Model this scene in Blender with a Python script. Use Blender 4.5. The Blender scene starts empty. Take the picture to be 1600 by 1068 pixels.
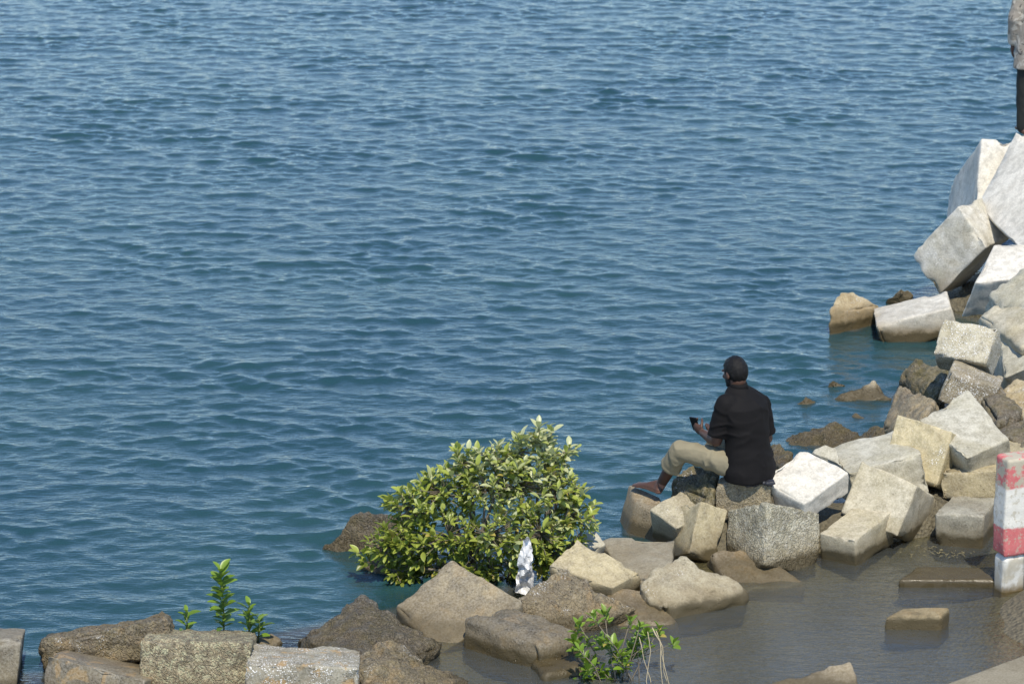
import bpy, math, random
import numpy as np
from mathutils import Vector, Matrix

S = bpy.context.scene
COL = S.collection
rad = math.radians

# ------------------------------------------------------------------ camera
CAM_H = 7.6
cd = bpy.data.cameras.new('camera')
cd.lens = 105.75; cd.sensor_width = 36; cd.clip_start = 0.1; cd.clip_end = 6000
cd.dof.use_dof = True; cd.dof.focus_distance = 20.8; cd.dof.aperture_fstop = 4.0
cam = bpy.data.objects.new('camera', cd); COL.objects.link(cam)
cam.location = (0, 0, CAM_H)
cam.rotation_euler = (math.pi/2 - math.atan(1434/4700), 0, 0)
S.camera = cam

# ------------------------------------------------------------------ sky and sun
SUN_EL, SUN_AZ = rad(60), rad(11)            # sun behind the camera, a little to the right
w = bpy.data.worlds.new('World'); S.world = w; w.use_nodes = True
nt = w.node_tree; nt.nodes.clear()
sky = nt.nodes.new('ShaderNodeTexSky'); sky.sky_type = 'NISHITA'; sky.sun_disc = False
sky.sun_elevation = SUN_EL; sky.sun_rotation = math.pi - SUN_AZ
sky.air_density = 0.9; sky.dust_density = 0.0; sky.ozone_density = 4.5
bg = nt.nodes.new('ShaderNodeBackground'); bg.inputs[1].default_value = 0.145
wo = nt.nodes.new('ShaderNodeOutputWorld')
nt.links.new(sky.outputs[0], bg.inputs[0]); nt.links.new(bg.outputs[0], wo.inputs[0])
sl = bpy.data.lights.new('sun', 'SUN'); sl.energy = 3.7; sl.angle = rad(0.53); sl.color = (1, .915, .765)
sun = bpy.data.objects.new('sun', sl); COL.objects.link(sun)
sd = Vector((math.cos(SUN_EL)*math.sin(SUN_AZ), -math.cos(SUN_EL)*math.cos(SUN_AZ), math.sin(SUN_EL)))
sun.rotation_euler = sd.to_track_quat('Z', 'Y').to_euler(); sun.location = (0, 0, 30)
S.view_settings.view_transform = 'Standard'; S.view_settings.look = 'None'
S.view_settings.exposure = 0.42; S.view_settings.gamma = 1; S.view_settings.use_curve_mapping = False

WAVE_SLOPE = .0262
WATER_A = (.0155, .056, .071)
WATER_B = (.0195, .064, .072)
BLOCKS = [
 ('white', 'tall white concrete block leaning upright at the seaward top of the high stack', {},
  [(4.328,27.054,1.3),(4.201,28.05,0.609),(4.507,28.106,0.571),(4.634,27.109,1.263),(4.241,26.681,0.709),(4.114,27.677,0.017),(4.42,27.733,-0.02),(4.546,26.736,0.672)]),
 ('white', 'huge pale grey concrete block filling the top of the high stack', {},
  [(4.199,26.319,0.85),(4.603,26.821,1.42),(4.979,25.584,1.35),(4.447,25.023,0.75),(4.249,26.819,0.695),(4.653,27.321,0.923),(5.029,26.084,0.895),(4.497,25.523,0.655)]),
 ('whitelow', 'big pale block balanced on a corner with brownish underside, overhanging the sea', {},
  [(3.954,25.851,0.97),(3.582,26.034,0.467),(3.82,25.853,0.14),(4.191,25.669,0.643),(4.233,26.268,0.946),(3.861,26.452,0.443),(4.099,26.27,0.116),(4.47,26.087,0.619)]),
 ('white', 'brilliant white flat topped block wedged beside the overhanging block', {},
  [(3.884,24.259,0.72),(4.122,24.85,0.888),(4.662,24.856,0.936),(4.424,24.265,0.769),(3.807,24.439,0.359),(4.045,25.03,0.527),(4.586,25.036,0.575),(4.347,24.445,0.408)]),
 ('grey', 'grey weathered boulder with ridged face under the brilliant white block', {'rough': 1.6},
  [(3.941,23.924,0.72),(4.256,24.088,0.9),(4.434,23.461,0.9),(4.067,23.374,0.68),(3.941,24.224,0.318),(4.256,24.388,0.39),(4.434,23.761,0.39),(4.067,23.674,0.302)]),
 ('cream', 'rounded beige boulder between the speckled tilted cube and the stack', {'rough': 1.3},
  [(3.809,23.703,0.6),(4.038,23.771,0.72),(4.356,23.297,0.8),(4.051,22.722,0.62),(3.829,23.953,0.201),(4.058,24.021,0.249),(4.376,23.547,0.281),(4.071,22.972,0.209)]),
 ('whitefoot', 'long pale block with white top and tan foot standing in the sea', {},
  [(3.145,24.887,0.151),(3.175,25.394,0.158),(3.82,25.427,0.31),(3.79,24.92,0.303),(3.221,24.895,-0.1),(3.252,25.402,-0.093),(3.896,25.435,0.058),(3.866,24.928,0.052)]),
 ('speckwhite', 'cube with glistening white speckled top tilted toward the water', {},
  [(3.679,22.298,0.62),(3.27,22.415,0.657),(3.383,22.575,0.899),(3.791,22.458,0.863),(3.791,22.609,0.406),(3.382,22.726,0.443),(3.495,22.886,0.686),(3.903,22.769,0.649)]),
 ('grey', 'smooth grey boulder beside the speckled tilted cube', {},
  [(3.934,23.276,0.52),(4.164,23.28,0.6),(4.211,22.496,0.6),(3.89,22.629,0.4),(3.934,23.526,0.126),(4.164,23.53,0.158),(4.211,22.746,0.158),(3.89,22.879,0.078)]),
 ('goldrock', 'golden pale topped rock standing alone in the sea', {'rough': 1.8},
  [(2.861,25.394,0.36),(2.995,25.432,0.33),(3.262,25.464,0.18),(2.773,25.135,0.2),(2.856,25.376,-0.074),(2.996,25.416,-0.086),(3.276,25.45,-0.149),(2.763,25.104,-0.141)]),
 ('brown', 'small brown rock peeping out behind the long pale block', {'rough': 2.2},
  [(3.372,26.094,0.06),(3.494,25.997,0.2),(3.64,26.024,0.12),(3.576,25.982,0.0),(3.372,26.194,-0.219),(3.494,26.097,-0.163),(3.64,26.124,-0.195),(3.576,26.082,-0.243)]),
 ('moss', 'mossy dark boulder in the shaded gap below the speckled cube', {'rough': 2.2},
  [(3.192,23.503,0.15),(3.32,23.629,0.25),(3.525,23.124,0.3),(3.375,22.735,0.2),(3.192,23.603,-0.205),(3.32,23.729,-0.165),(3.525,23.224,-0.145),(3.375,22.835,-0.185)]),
 ('specktan', 'tan block with a strip of white specks along its upper edge', {},
  [(3.358,22.006,0.66),(3.456,22.413,0.621),(3.839,22.37,0.49),(3.74,21.963,0.529),(3.268,21.995,0.416),(3.367,22.402,0.377),(3.749,22.359,0.246),(3.651,21.952,0.285)]),
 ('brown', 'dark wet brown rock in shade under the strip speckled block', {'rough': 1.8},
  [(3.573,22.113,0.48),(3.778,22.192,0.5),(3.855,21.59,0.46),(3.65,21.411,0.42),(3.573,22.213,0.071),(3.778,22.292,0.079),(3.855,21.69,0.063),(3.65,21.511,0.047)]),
 ('goldbrown', 'craggy golden brown rock at the sea edge left of the largest slanting slab', {'rough': 2.0},
  [(2.867,22.181,0.12),(3.045,22.555,0.38),(3.255,21.916,0.46),(3.084,21.417,0.4),(2.887,22.381,-0.148),(3.065,22.755,-0.044),(3.275,22.116,-0.012),(3.104,21.617,-0.036)]),
 ('goldrock', 'golden white speckled rock half cut off beside the dark wet brown rock', {'rough': 1.8},
  [(3.736,22.017,0.45),(3.911,22.257,0.52),(4.12,21.847,0.55),(3.872,21.44,0.45),(3.736,22.167,0.075),(3.911,22.407,0.103),(4.12,21.997,0.115),(3.872,21.59,0.075)]),
 ('brown', 'brown rock in the hollow between the slanting slab and the barrier', {'rough': 1.6},
  [(3.635,21.462,0.38),(3.828,21.638,0.42),(4.017,21.221,0.45),(3.756,20.852,0.35),(3.635,21.562,-0.008),(3.828,21.738,0.008),(4.017,21.321,0.02),(3.756,20.952,-0.02)]),
 ('grey', 'largest pale grey slab slanting with its pointed top up', {},
  [(3.371,21.154,0.78),(3.581,20.539,0.6),(3.243,20.291,0.54),(2.974,20.857,0.64),(3.471,21.374,0.276),(3.681,20.759,0.204),(3.343,20.511,0.18),(3.074,21.077,0.22)]),
 ('tan', 'block with a sunlit cream top and shadowed front behind the level block', {},
  [(3.082,20.41,0.401),(3.505,21.308,0.328),(4.1,21.191,0.379),(3.677,20.294,0.452),(3.081,20.4,0.18),(3.503,21.297,0.107),(4.098,21.181,0.158),(3.676,20.284,0.231)]),
 ('yellow', 'upright yellowish cream block with a shadowed right side', {},
  [(3.165,20.52,0.66),(2.793,20.743,0.727),(2.683,20.624,0.335),(3.054,20.401,0.268),(3.408,20.891,0.47),(3.036,21.114,0.537),(2.926,20.995,0.145),(3.297,20.772,0.078)]),
 ('grey', 'pale grey block lying behind the yellowish upright block', {},
  [(2.945,20.388,0.55),(2.815,20.978,0.53),(2.272,20.836,0.429),(2.401,20.246,0.449),(3.015,20.406,0.236),(2.886,20.996,0.217),(2.342,20.855,0.116),(2.471,20.265,0.136)]),
 ('cream', 'pale block tipped up on edge beside the cube in the pool', {},
  [(2.856,19.959,0.46),(2.479,20.163,0.565),(2.332,20.034,0.225),(2.709,19.83,0.12),(3.07,20.363,0.203),(2.693,20.567,0.309),(2.546,20.438,-0.032),(2.923,20.233,-0.137)]),
 ('cream', 'evenly cut cube standing corner first in the pool with algae foot', {},
  [(2.376,19.527,0.205),(2.142,19.675,0.207),(2.446,20.085,0.278),(2.68,19.937,0.276),(2.399,19.575,-0.06),(2.165,19.722,-0.059),(2.469,20.132,0.012),(2.703,19.985,0.011)]),
 ('greydark', 'level low block with bluish grey top and mottled front at the water edge', {},
  [(3.32,19.891,0.25),(2.993,19.972,0.239),(3.167,20.393,0.226),(3.494,20.312,0.236),(3.329,19.895,-0.04),(3.002,19.976,-0.051),(3.176,20.396,-0.064),(3.503,20.315,-0.054)]),
 ('white', 'bright white concrete cube lying tilted on top beside the sitting person', {},
  [(2.034,19.675,0.42),(1.739,19.916,0.514),(2.074,20.217,0.638),(2.369,19.977,0.545),(2.046,19.757,0.242),(1.751,19.998,0.336),(2.087,20.3,0.461),(2.381,20.059,0.367)]),
 ('grey', 'small pale block peeping out behind the bright white cube', {},
  [(2.154,20.546,0.5),(2.266,20.571,0.55),(2.34,20.529,0.54),(2.357,20.353,0.46),(2.174,20.846,0.107),(2.286,20.871,0.127),(2.36,20.829,0.123),(2.377,20.653,0.092)]),
 ('aggregate', 'upright cube with coarse pale aggregate face standing below the sitting person', {},
  [(1.76,19.559,0.477),(1.521,19.885,0.295),(1.92,20.111,0.132),(2.159,19.785,0.313),(1.736,19.362,0.08),(1.497,19.688,-0.101),(1.896,19.914,-0.264),(2.135,19.587,-0.083)]),
 ('rough', 'flat topped brown block that the sitting person uses as a seat', {},
  [(1.424,19.901,0.5),(1.549,20.339,0.456),(1.934,20.27,0.461),(1.808,19.832,0.505),(1.432,19.885,0.224),(1.558,20.323,0.179),(1.943,20.254,0.185),(1.817,19.816,0.229)]),
 ('foot', 'dark topped brown block under the bare foot', {'rough': 0.4},
  [(0.844,20.511,0.275),(1.066,20.289,0.25),(1.083,20.047,0.2),(0.882,20.249,0.2),(0.73,20.499,-0.149),(0.977,20.251,-0.16),(0.996,19.98,-0.183),(0.772,20.206,-0.183)]),
 ('greytan', 'pale tilted block with pointed top behind the two tone block', {},
  [(1.156,19.769,0.2),(0.971,19.963,0.277),(1.262,20.188,0.385),(1.447,19.994,0.308),(1.18,19.93,-0.17),(0.995,20.124,-0.093),(1.285,20.349,0.015),(1.47,20.155,-0.061)]),
 ('tan', 'two tone block, grey left face and tan right face', {},
  [(1.322,19.759,0.413),(1.12,20.13,0.225),(1.32,20.207,0.13),(1.522,19.835,0.319),(1.224,19.582,0.08),(1.022,19.954,-0.108),(1.222,20.03,-0.203),(1.424,19.659,-0.015)]),
 ('moss', 'mossy yellowish rock beneath the bent knees of the sitting person', {'rough': 2.0},
  [(1.134,20.239,0.36),(1.259,20.356,0.5),(1.472,20.237,0.52),(1.399,19.832,0.38),(1.134,20.319,-0.042),(1.259,20.436,0.014),(1.472,20.317,0.022),(1.399,19.912,-0.034)]),
 ('greytan', 'broad irregular pale slab with wet brown skirt at the pool edge', {'rough': 1.5},
  [(0.835,18.794,0.2),(1.136,19.112,0.32),(1.624,18.897,0.08),(0.991,18.552,0.1),(0.835,18.814,-0.115),(1.136,19.132,-0.067),(1.624,18.917,-0.163),(0.991,18.572,-0.155)]),
 ('greydark', 'narrow smooth grey slab below the block under the bare foot', {},
  [(0.601,19.776,0.14),(1.143,19.672,0.16),(1.056,18.983,0.13),(0.781,19.033,0.11),(0.601,19.826,-0.163),(1.143,19.722,-0.155),(1.056,19.033,-0.167),(0.781,19.083,-0.175)]),
 ('tan', 'sandy slanting face of a block catching the shrub leaf shadows', {},
  [(0.444,19.168,0.36),(0.872,18.946,0.2),(0.672,18.755,0.16),(0.249,18.898,0.26),(0.444,19.288,-0.109),(0.872,19.066,-0.173),(0.672,18.875,-0.189),(0.249,19.018,-0.149)]),
 ('grey', 'grey block corner peeping over the shrub shadowed block', {},
  [(0.422,19.564,0.22),(0.579,19.636,0.24),(0.647,19.519,0.18),(0.506,19.371,0.18),(0.422,19.764,-0.189),(0.579,19.836,-0.181),(0.647,19.719,-0.205),(0.506,19.571,-0.205)]),
 ('brownwet', 'low wet brown rock between the shrub shadowed block and the pool', {'rough': 1.3},
  [(0.633,18.876,0.14),(0.915,18.826,0.14),(1.102,18.519,0.0),(0.711,18.449,0.0),(0.633,18.926,-0.202),(0.915,18.876,-0.202),(1.102,18.569,-0.258),(0.711,18.499,-0.258)]),
 ('roughbrown', 'large coarse brown boulder with greyish crest beside the silver wrapper', {'rough': 1.7},
  [(0.337,18.749,0.34),(0.022,18.479,0.18),(0.33,18.224,-0.0),(0.877,18.53,0.12),(0.337,18.869,-0.118),(0.022,18.599,-0.182),(0.33,18.344,-0.254),(0.877,18.65,-0.206)]),
 ('brownsmooth', 'large brown boulder with a triangular sunlit face in front of the shrub', {'rough': 0.75},
  [(-0.402,18.801,0.36),(-0.779,18.584,0.1),(-0.461,18.126,-0.04),(0.084,18.406,0.2),(-0.402,18.921,-0.163),(-0.779,18.704,-0.267),(-0.461,18.246,-0.323),(0.084,18.526,-0.227)]),
 ('darkwet', 'dark wet boulder with smooth top and pitted front beside the leafy pool sprig', {'rough': 1.6},
  [(-0.329,18.17,0.2),(-0.006,18.374,0.2),(0.467,18.035,0.14),(0.161,17.755,0.18),(-0.329,18.11,-0.162),(-0.006,18.314,-0.162),(0.467,17.975,-0.186),(0.161,17.695,-0.17)]),
 ('darkwet', 'flat wet ledge stone with barnacled lip beside the leafy pool sprig', {'rough': 1.2},
  [(0.103,17.806,0.06),(0.417,17.895,0.06),(0.491,17.687,0.05),(0.196,17.557,0.05),(0.103,17.786,-0.193),(0.417,17.875,-0.193),(0.491,17.667,-0.197),(0.196,17.537,-0.197)]),
 ('barnacle', 'dark barnacle covered boulder with humped crest at the sea edge', {'rough': 1.9},
  [(-1.415,18.149,0.08),(-0.98,18.434,0.24),(-0.418,17.983,0.1),(-0.877,17.342,0.16),(-1.415,18.249,-0.281),(-0.98,18.534,-0.217),(-0.418,18.083,-0.273),(-0.877,17.442,-0.249)]),
 ('barnbrown', 'pitted tan brown boulder in front of the barnacle covered one', {'rough': 2.0},
  [(-1.009,17.479,0.22),(-0.768,17.658,0.26),(-0.219,17.52,0.04),(-0.742,16.733,0.14),(-1.009,17.529,-0.213),(-0.768,17.708,-0.197),(-0.219,17.57,-0.285),(-0.742,16.783,-0.245)]),
 ('barnwhite', 'block with grey top and white and orange crusted front', {},
  [(-1.646,17.165,0.3),(-1.651,17.729,0.196),(-0.951,17.682,0.174),(-0.945,17.117,0.278),(-1.649,17.132,-0.097),(-1.655,17.697,-0.201),(-0.955,17.649,-0.224),(-0.949,17.084,-0.12)]),
 ('aggregate2', 'big block of coarse exposed aggregate in front of the slender seedling', {},
  [(-2.303,17.368,0.36),(-2.316,17.988,0.195),(-1.63,17.941,0.197),(-1.617,17.321,0.362),(-2.342,17.295,-0.084),(-2.355,17.916,-0.249),(-1.67,17.868,-0.247),(-1.657,17.248,-0.081)]),
 ('barnbrown', 'long brown block with a pale upper rim beside the open water', {},
  [(-2.997,17.704,0.22),(-3.082,18.365,-0.019),(-2.255,18.385,0.138),(-2.17,17.724,0.378),(-2.942,17.638,-0.033),(-3.027,18.299,-0.272),(-2.199,18.319,-0.115),(-2.114,17.658,0.125)]),
 ('darktop', 'brown block with dark smooth top in front of the long brown block', {},
  [(-2.899,17.333,0.28),(-2.788,17.97,0.073),(-2.157,17.791,-0.022),(-2.268,17.154,0.185),(-2.948,17.273,-0.117),(-2.837,17.91,-0.324),(-2.206,17.73,-0.419),(-2.317,17.094,-0.212)]),
 ('greybrown', 'grey brown block with dark flank at the far end of the row', {},
  [(-3.064,17.416,0.34),(-3.124,17.945,0.204),(-3.539,17.966,0.221),(-3.478,17.437,0.357),(-3.119,17.346,-0.106),(-3.179,17.875,-0.243),(-3.593,17.896,-0.226),(-3.533,17.367,-0.089)]),
 ('brown', 'little dark rock behind the white and orange crusted block', {'rough': 1.8},
  [(-1.674,17.965,0.12),(-1.552,18.032,0.16),(-1.471,18.013,0.1),(-1.553,17.803,0.12),(-1.674,18.015,-0.177),(-1.552,18.082,-0.161),(-1.471,18.063,-0.185),(-1.553,17.853,-0.177)]),
 ('barnacle', 'rounded grey brown boulder in the sea behind the shrub', {'rough': 1.6},
  [(-1.388,19.915,-0.02),(-1.094,19.99,0.28),(-0.702,19.974,0.26),(-0.746,19.728,0.0),(-1.388,20.065,-0.28),(-1.094,20.14,-0.16),(-0.702,20.124,-0.168),(-0.746,19.878,-0.272)]),
 ('brown', 'small yellow brown rock in the water below the shrub', {'rough': 2.0},
  [(-1.071,19.511,0.02),(-0.974,19.547,0.1),(-0.775,19.466,0.1),(-0.851,19.375,0.0),(-1.071,19.561,-0.209),(-0.974,19.597,-0.177),(-0.775,19.516,-0.177),(-0.851,19.425,-0.217)]),
 ('speckwhite', 'low white speckled slab awash in the sea', {'rough': 2.0},
  [(2.599,23.324,0.0),(2.97,23.452,0.14),(3.114,23.275,0.04),(2.859,23.238,-0.02),(2.599,23.374,-0.226),(2.97,23.502,-0.17),(3.114,23.325,-0.21),(2.859,23.288,-0.234)]),
 ('brown', 'little domed brown rock awash in the sea', {'rough': 1.8},
  [(2.264,23.189,-0.02),(2.376,23.216,0.09),(2.517,23.237,0.0),(2.389,23.075,-0.03),(2.264,23.219,-0.202),(2.376,23.246,-0.158),(2.517,23.267,-0.194),(2.389,23.105,-0.206)]),
 ('brown', 'little greenish rock beyond the white speckled slab', {'rough': 1.8},
  [(2.573,23.664,-0.02),(2.626,23.654,0.08),(2.792,23.677,0.0),(2.691,23.583,-0.03),(2.573,23.694,-0.203),(2.626,23.684,-0.163),(2.792,23.707,-0.195),(2.691,23.613,-0.207)]),
 ('speckwhite', 'tiny pale pebbly rock between white slab and seaweed rock', {'rough': 1.8},
  [(2.69,22.869,-0.01),(2.745,22.883,0.05),(2.85,22.804,0.0),(2.768,22.758,-0.02),(2.69,22.889,-0.151),(2.745,22.903,-0.127),(2.85,22.824,-0.147),(2.768,22.778,-0.155)]),
 ('weed', 'long low rock covered in brown seaweed', {'rough': 2.4},
  [(2.079,22.289,-0.02),(2.515,22.396,0.13),(2.778,22.165,0.08),(2.411,21.862,0.0),(2.079,22.339,-0.229),(2.515,22.446,-0.169),(2.778,22.215,-0.189),(2.411,21.912,-0.221)]),
 ('weed', 'dark weedy rock beside the long seaweed rock', {'rough': 2.2},
  [(2.677,22.265,0.02),(2.84,22.373,0.1),(2.955,22.141,0.12),(2.822,22.004,0.04),(2.677,22.315,-0.2),(2.84,22.423,-0.168),(2.955,22.191,-0.16),(2.822,22.054,-0.192)]),
 ('weed', 'weedy golden rock showing just behind the back of the sitting person', {'rough': 2.2},
  [(1.879,21.779,0.02),(2.004,21.895,0.14),(2.145,21.655,0.12),(2.055,21.339,0.05),(1.879,21.829,-0.242),(2.004,21.945,-0.195),(2.145,21.705,-0.203),(2.055,21.389,-0.231)]),
 ('brownwet', 'low brown rock awash at the foot of the aggregate cube', {'rough': 1.1},
  [(1.336,19.596,0.13),(1.723,19.622,0.12),(2.032,19.262,0.0),(1.525,19.163,-0.03),(1.336,19.646,-0.165),(1.723,19.672,-0.169),(2.032,19.312,-0.217),(1.525,19.213,-0.229)]),
 ('slab', 'thin level dark slab lying awash beside the striped barrier', {'rough': 0.5},
  [(2.63,19.17,0.055),(2.789,19.429,0.055),(3.369,19.429,0.055),(3.311,19.17,0.055),(2.63,19.17,-0.105),(2.789,19.429,-0.105),(3.369,19.429,-0.105),(3.311,19.17,-0.105)]),
 ('stone', 'squarish tan stone alone in the middle of the pool', {'rough': 0.9},
  [(2.448,18.426,0.09),(2.593,18.566,0.095),(2.909,18.553,0.11),(2.827,18.402,0.1),(2.448,18.426,-0.125),(2.593,18.566,-0.123),(2.909,18.553,-0.117),(2.827,18.402,-0.121)]),
 ('stonegrey', 'grey pointed slab rising from the near side of the pool', {'rough': 0.9},
  [(1.533,17.436,0.02),(2.146,17.555,0.16),(2.185,17.344,0.06),(1.926,16.99,0.0),(1.533,17.436,-0.206),(2.146,17.555,-0.15),(2.185,17.344,-0.19),(1.926,16.99,-0.214)]),
 ('white', 'pale block under the feet of the standing person', {},
  [(4.716,27.183,1.27),(4.831,27.741,1.27),(5.797,27.741,1.27),(5.688,27.183,1.27),(4.716,27.283,0.77),(4.831,27.841,0.77),(5.797,27.841,0.77),(5.688,27.283,0.77)]),
]
J = {
 'pelvis': (1.656, 19.980, 0.610),
 'lhip': (1.592, 19.910, 0.620),
 'rhip': (1.724, 20.050, 0.609),
 'lknee': (1.185, 20.040, 0.689),
 'lank': (1.064, 20.240, 0.364),
 'lheel': (1.046, 20.220, 0.313),
 'lball': (0.920, 20.380, 0.295),
 'ltoe': (0.868, 20.450, 0.294),
 'rknee': (1.464, 20.360, 0.642),
 'rank': (1.385, 20.440, 0.249),
 'rheel': (1.394, 20.420, 0.182),
 'rtoe': (1.281, 20.620, 0.159),
 'waist': (1.643, 19.980, 0.772),
 'chest': (1.613, 20.000, 0.978),
 'neck0': (1.585, 20.030, 1.152),
 'neck1': (1.571, 20.040, 1.195),
 'head': (1.558, 20.060, 1.260),
 'lsh': (1.484, 19.900, 1.072),
 'rsh': (1.747, 20.110, 1.012),
 'lelb': (1.429, 19.930, 0.798),
 'lwri': (1.348, 20.140, 0.784),
 'lhand': (1.309, 20.190, 0.805),
 'relb': (1.799, 20.120, 0.752),
 'rwri': (1.507, 20.340, 0.706),
 'rhand': (1.397, 20.340, 0.745),
}
LOBES = [((-0.886, 19.32, 0.246), 0.132), ((-0.8, 19.3, 0.076), 0.071), ((-0.703, 19.42, 0.476), 0.193), ((-0.737, 19.32, 0.279), 0.15), ((-0.484, 19.47, 0.584), 0.193), ((-0.438, 19.32, 0.326), 0.229), ((-0.285, 19.47, 0.737), 0.114), ((-0.175, 19.42, 0.616), 0.202), ((-0.153, 19.27, 0.345), 0.229), ((0.066, 19.52, 0.859), 0.131), ((0.219, 19.52, 0.915), 0.122), ((0.299, 19.52, 0.78), 0.096), ((0.066, 19.42, 0.639), 0.193), ((0.299, 19.47, 0.565), 0.176), ((0.197, 19.3, 0.333), 0.203), ((0.422, 19.42, 0.424), 0.15), ((0.373, 19.32, 0.199), 0.115), ((0.563, 19.42, 0.424), 0.053), ((-0.241, 19.22, 0.13), 0.115), ((-0.637, 19.32, 0.115), 0.097), ((-0.595, 19.52, 0.626), 0.079), ((-0.342, 19.47, 0.798), 0.096), ((-0.14, 19.48, 0.841), 0.105), ((-0.035, 19.47, 0.798), 0.122), ((0.197, 19.52, 0.975), 0.07), ((0.368, 19.5, 0.866), 0.079), ((0.448, 19.45, 0.619), 0.088), ((-0.484, 19.32, 0.077), 0.115), ((-0.704, 19.32, 0.096), 0.088), ((0.0, 19.32, 0.115), 0.133), ((0.22, 19.34, 0.145), 0.124), ((-0.11, 19.37, 0.048), 0.097)]
BUSH_BASE = [(-0.287, 19.4, -0.02), (-0.111, 19.4, -0.034), (0.066, 19.4, -0.02), (0.221, 19.4, 0.008)]
SPRIG_TIPS = [(0.426, 17.729, 0.319), (0.395, 17.727, 0.201), (0.501, 17.514, 0.463), (0.422, 17.52, 0.236), (0.587, 17.701, 0.405), (0.657, 17.677, 0.187), (0.748, 17.661, 0.377), (0.805, 17.574, 0.369), (0.789, 17.645, 0.231), (0.857, 17.646, 0.296), (0.93, 17.639, 0.325), (0.705, 17.538, 0.185), (0.506, 17.603, 0.061), (0.587, 17.594, 0.038), (0.471, 17.674, 0.092), (0.674, 17.739, -0.024), (0.753, 17.728, 0.166), (0.566, 17.631, 0.25)]
SPRIG_BASE = [(0.609, 17.6, -0.14), (0.691, 17.6, -0.149), (0.812, 17.6, -0.131)]
SEEDLINGS = [((-1.851, 17.93, 0.112), (-1.858, 17.93, 0.601)), ((-2.094, 17.93, 0.112), (-2.087, 17.93, 0.32)), ((-1.695, 17.93, 0.112), (-1.684, 17.93, 0.364)), ((-1.637, 17.93, 0.112), (-1.621, 17.93, 0.276))]
WRAPPER = [(0.095, 18.98, 0.459), (0.047, 18.98, 0.33), (0.138, 18.98, 0.33), (0.017, 18.98, 0.052), (0.152, 18.98, 0.015)]
FIBRES = [[(0.864, 17.55, 0.379), (0.91, 17.55, 0.293), (0.936, 17.55, 0.11), (0.996, 17.55, -0.109)], [(0.884, 17.55, 0.371), (0.93, 17.55, 0.262), (0.928, 17.55, 0.11), (0.956, 17.55, -0.118)], [(0.853, 17.55, 0.349), (0.878, 17.55, 0.219), (0.857, 17.55, 0.023), (0.883, 17.55, -0.131)], [(0.909, 17.55, 0.349), (0.955, 17.55, 0.241), (0.969, 17.55, 0.066), (1.021, 17.55, -0.118)], [(0.805, 17.55, 0.306), (0.831, 17.55, 0.154), (0.881, 17.55, 0.023), (0.907, 17.55, -0.127)]]
BARRIER = (3.365, 19.026, 0.02)
BARRIER_L = (3.328, 19.037, 0.02)
DEBRIS = [(2.866, 19.762, 0.03), (2.931, 19.85, 0.03), (3.013, 19.788, 0.03), (3.119, 19.712, 0.03), (3.189, 19.762, 0.03), (3.298, 19.712, 0.03)]
RAMP = [(2.632, 17.251, 0.1), (3.262, 17.749, 0.1), (4.216, 18.428, 0.1), (3.863, 16.693, 0.1)]
STANDER = (4.865, 27.4, 1.274)
PHONE = (1.286, 20.19, 0.834)
# ------------------------------------------------------------------ helpers
RNG = np.random.default_rng(7)
random.seed(5)

def _hash(ix, iy, iz, seed):
    h = (ix*374761393 + iy*668265263 + iz*2147483647 + seed*1274126177).astype(np.int64) & 0x7fffffff
    h = (h ^ (h >> 13))*1274126177 & 0x7fffffff
    h = (h ^ (h >> 15))*2246822519 & 0x7fffffff
    return ((h ^ (h >> 16)) & 0xffff)/32767.5 - 1.0

def vnoise(p, seed=0):
    p = np.asarray(p, float); i = np.floor(p).astype(np.int64); f = p - i; u = f*f*(3 - 2*f)
    r = 0
    for dx in (0, 1):
        for dy in (0, 1):
            for dz in (0, 1):
                wgt = (u[:, 0] if dx else 1-u[:, 0])*(u[:, 1] if dy else 1-u[:, 1])*(u[:, 2] if dz else 1-u[:, 2])
                r = r + wgt*_hash(i[:, 0]+dx, i[:, 1]+dy, i[:, 2]+dz, seed)
    return r

def fbm(p, seed=0, octv=3):
    r = 0; a = 1.0
    for k in range(octv):
        r = r + a*vnoise(p*(2.03**k), seed+17*k); a *= .5
    return r

def smooth(x, a, b):
    t = np.clip((x-a)/(b-a), 0, 1); return t*t*(3-2*t)

def new_mesh(name, verts, faces, mat=None, shade=True):
    me = bpy.data.meshes.new(name)
    me.from_pydata([tuple(map(float, v)) for v in verts], [], [tuple(map(int, f)) for f in faces]); me.update()
    if mat: me.materials.append(mat)
    if shade: me.polygons.foreach_set('use_smooth', [True]*len(me.polygons))
    return me

def grid_mesh(name, V, mat):
    """V: (n, m, 3) array of points"""
    n, m = V.shape[:2]; me = bpy.data.meshes.new(name)
    me.vertices.add(n*m); me.vertices.foreach_set('co', V.reshape(-1).astype(np.float32))
    idx = np.arange(n*m).reshape(n, m)
    q = np.stack([idx[:-1, :-1], idx[:-1, 1:], idx[1:, 1:], idx[1:, :-1]], -1).reshape(-1, 4)
    k = len(q); me.loops.add(k*4); me.loops.foreach_set('vertex_index', q.reshape(-1).astype(np.int32))
    me.polygons.add(k); me.polygons.foreach_set('loop_start', np.arange(0, k*4, 4, dtype=np.int32))
    me.polygons.foreach_set('use_smooth', np.ones(k, bool))
    me.materials.append(mat); me.update(calc_edges=True); me.validate()
    return me

def obj(name, me, parent=None, loc=None):
    o = bpy.data.objects.new(name, me); COL.objects.link(o)
    if parent is not None: o.parent = parent
    if loc is not None: o.location = loc
    return o

def tag(o, label=None, cat=None, group=None, kind=None):
    if label: o['label'] = label
    if cat: o['category'] = cat
    if group: o['group'] = group
    if kind: o['kind'] = kind
    return o

def empty(name, loc, label, cat, group=None):
    o = bpy.data.objects.new(name, None); COL.objects.link(o); o.location = loc; o.empty_display_size = .1
    return tag(o, label, cat, group)

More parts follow.
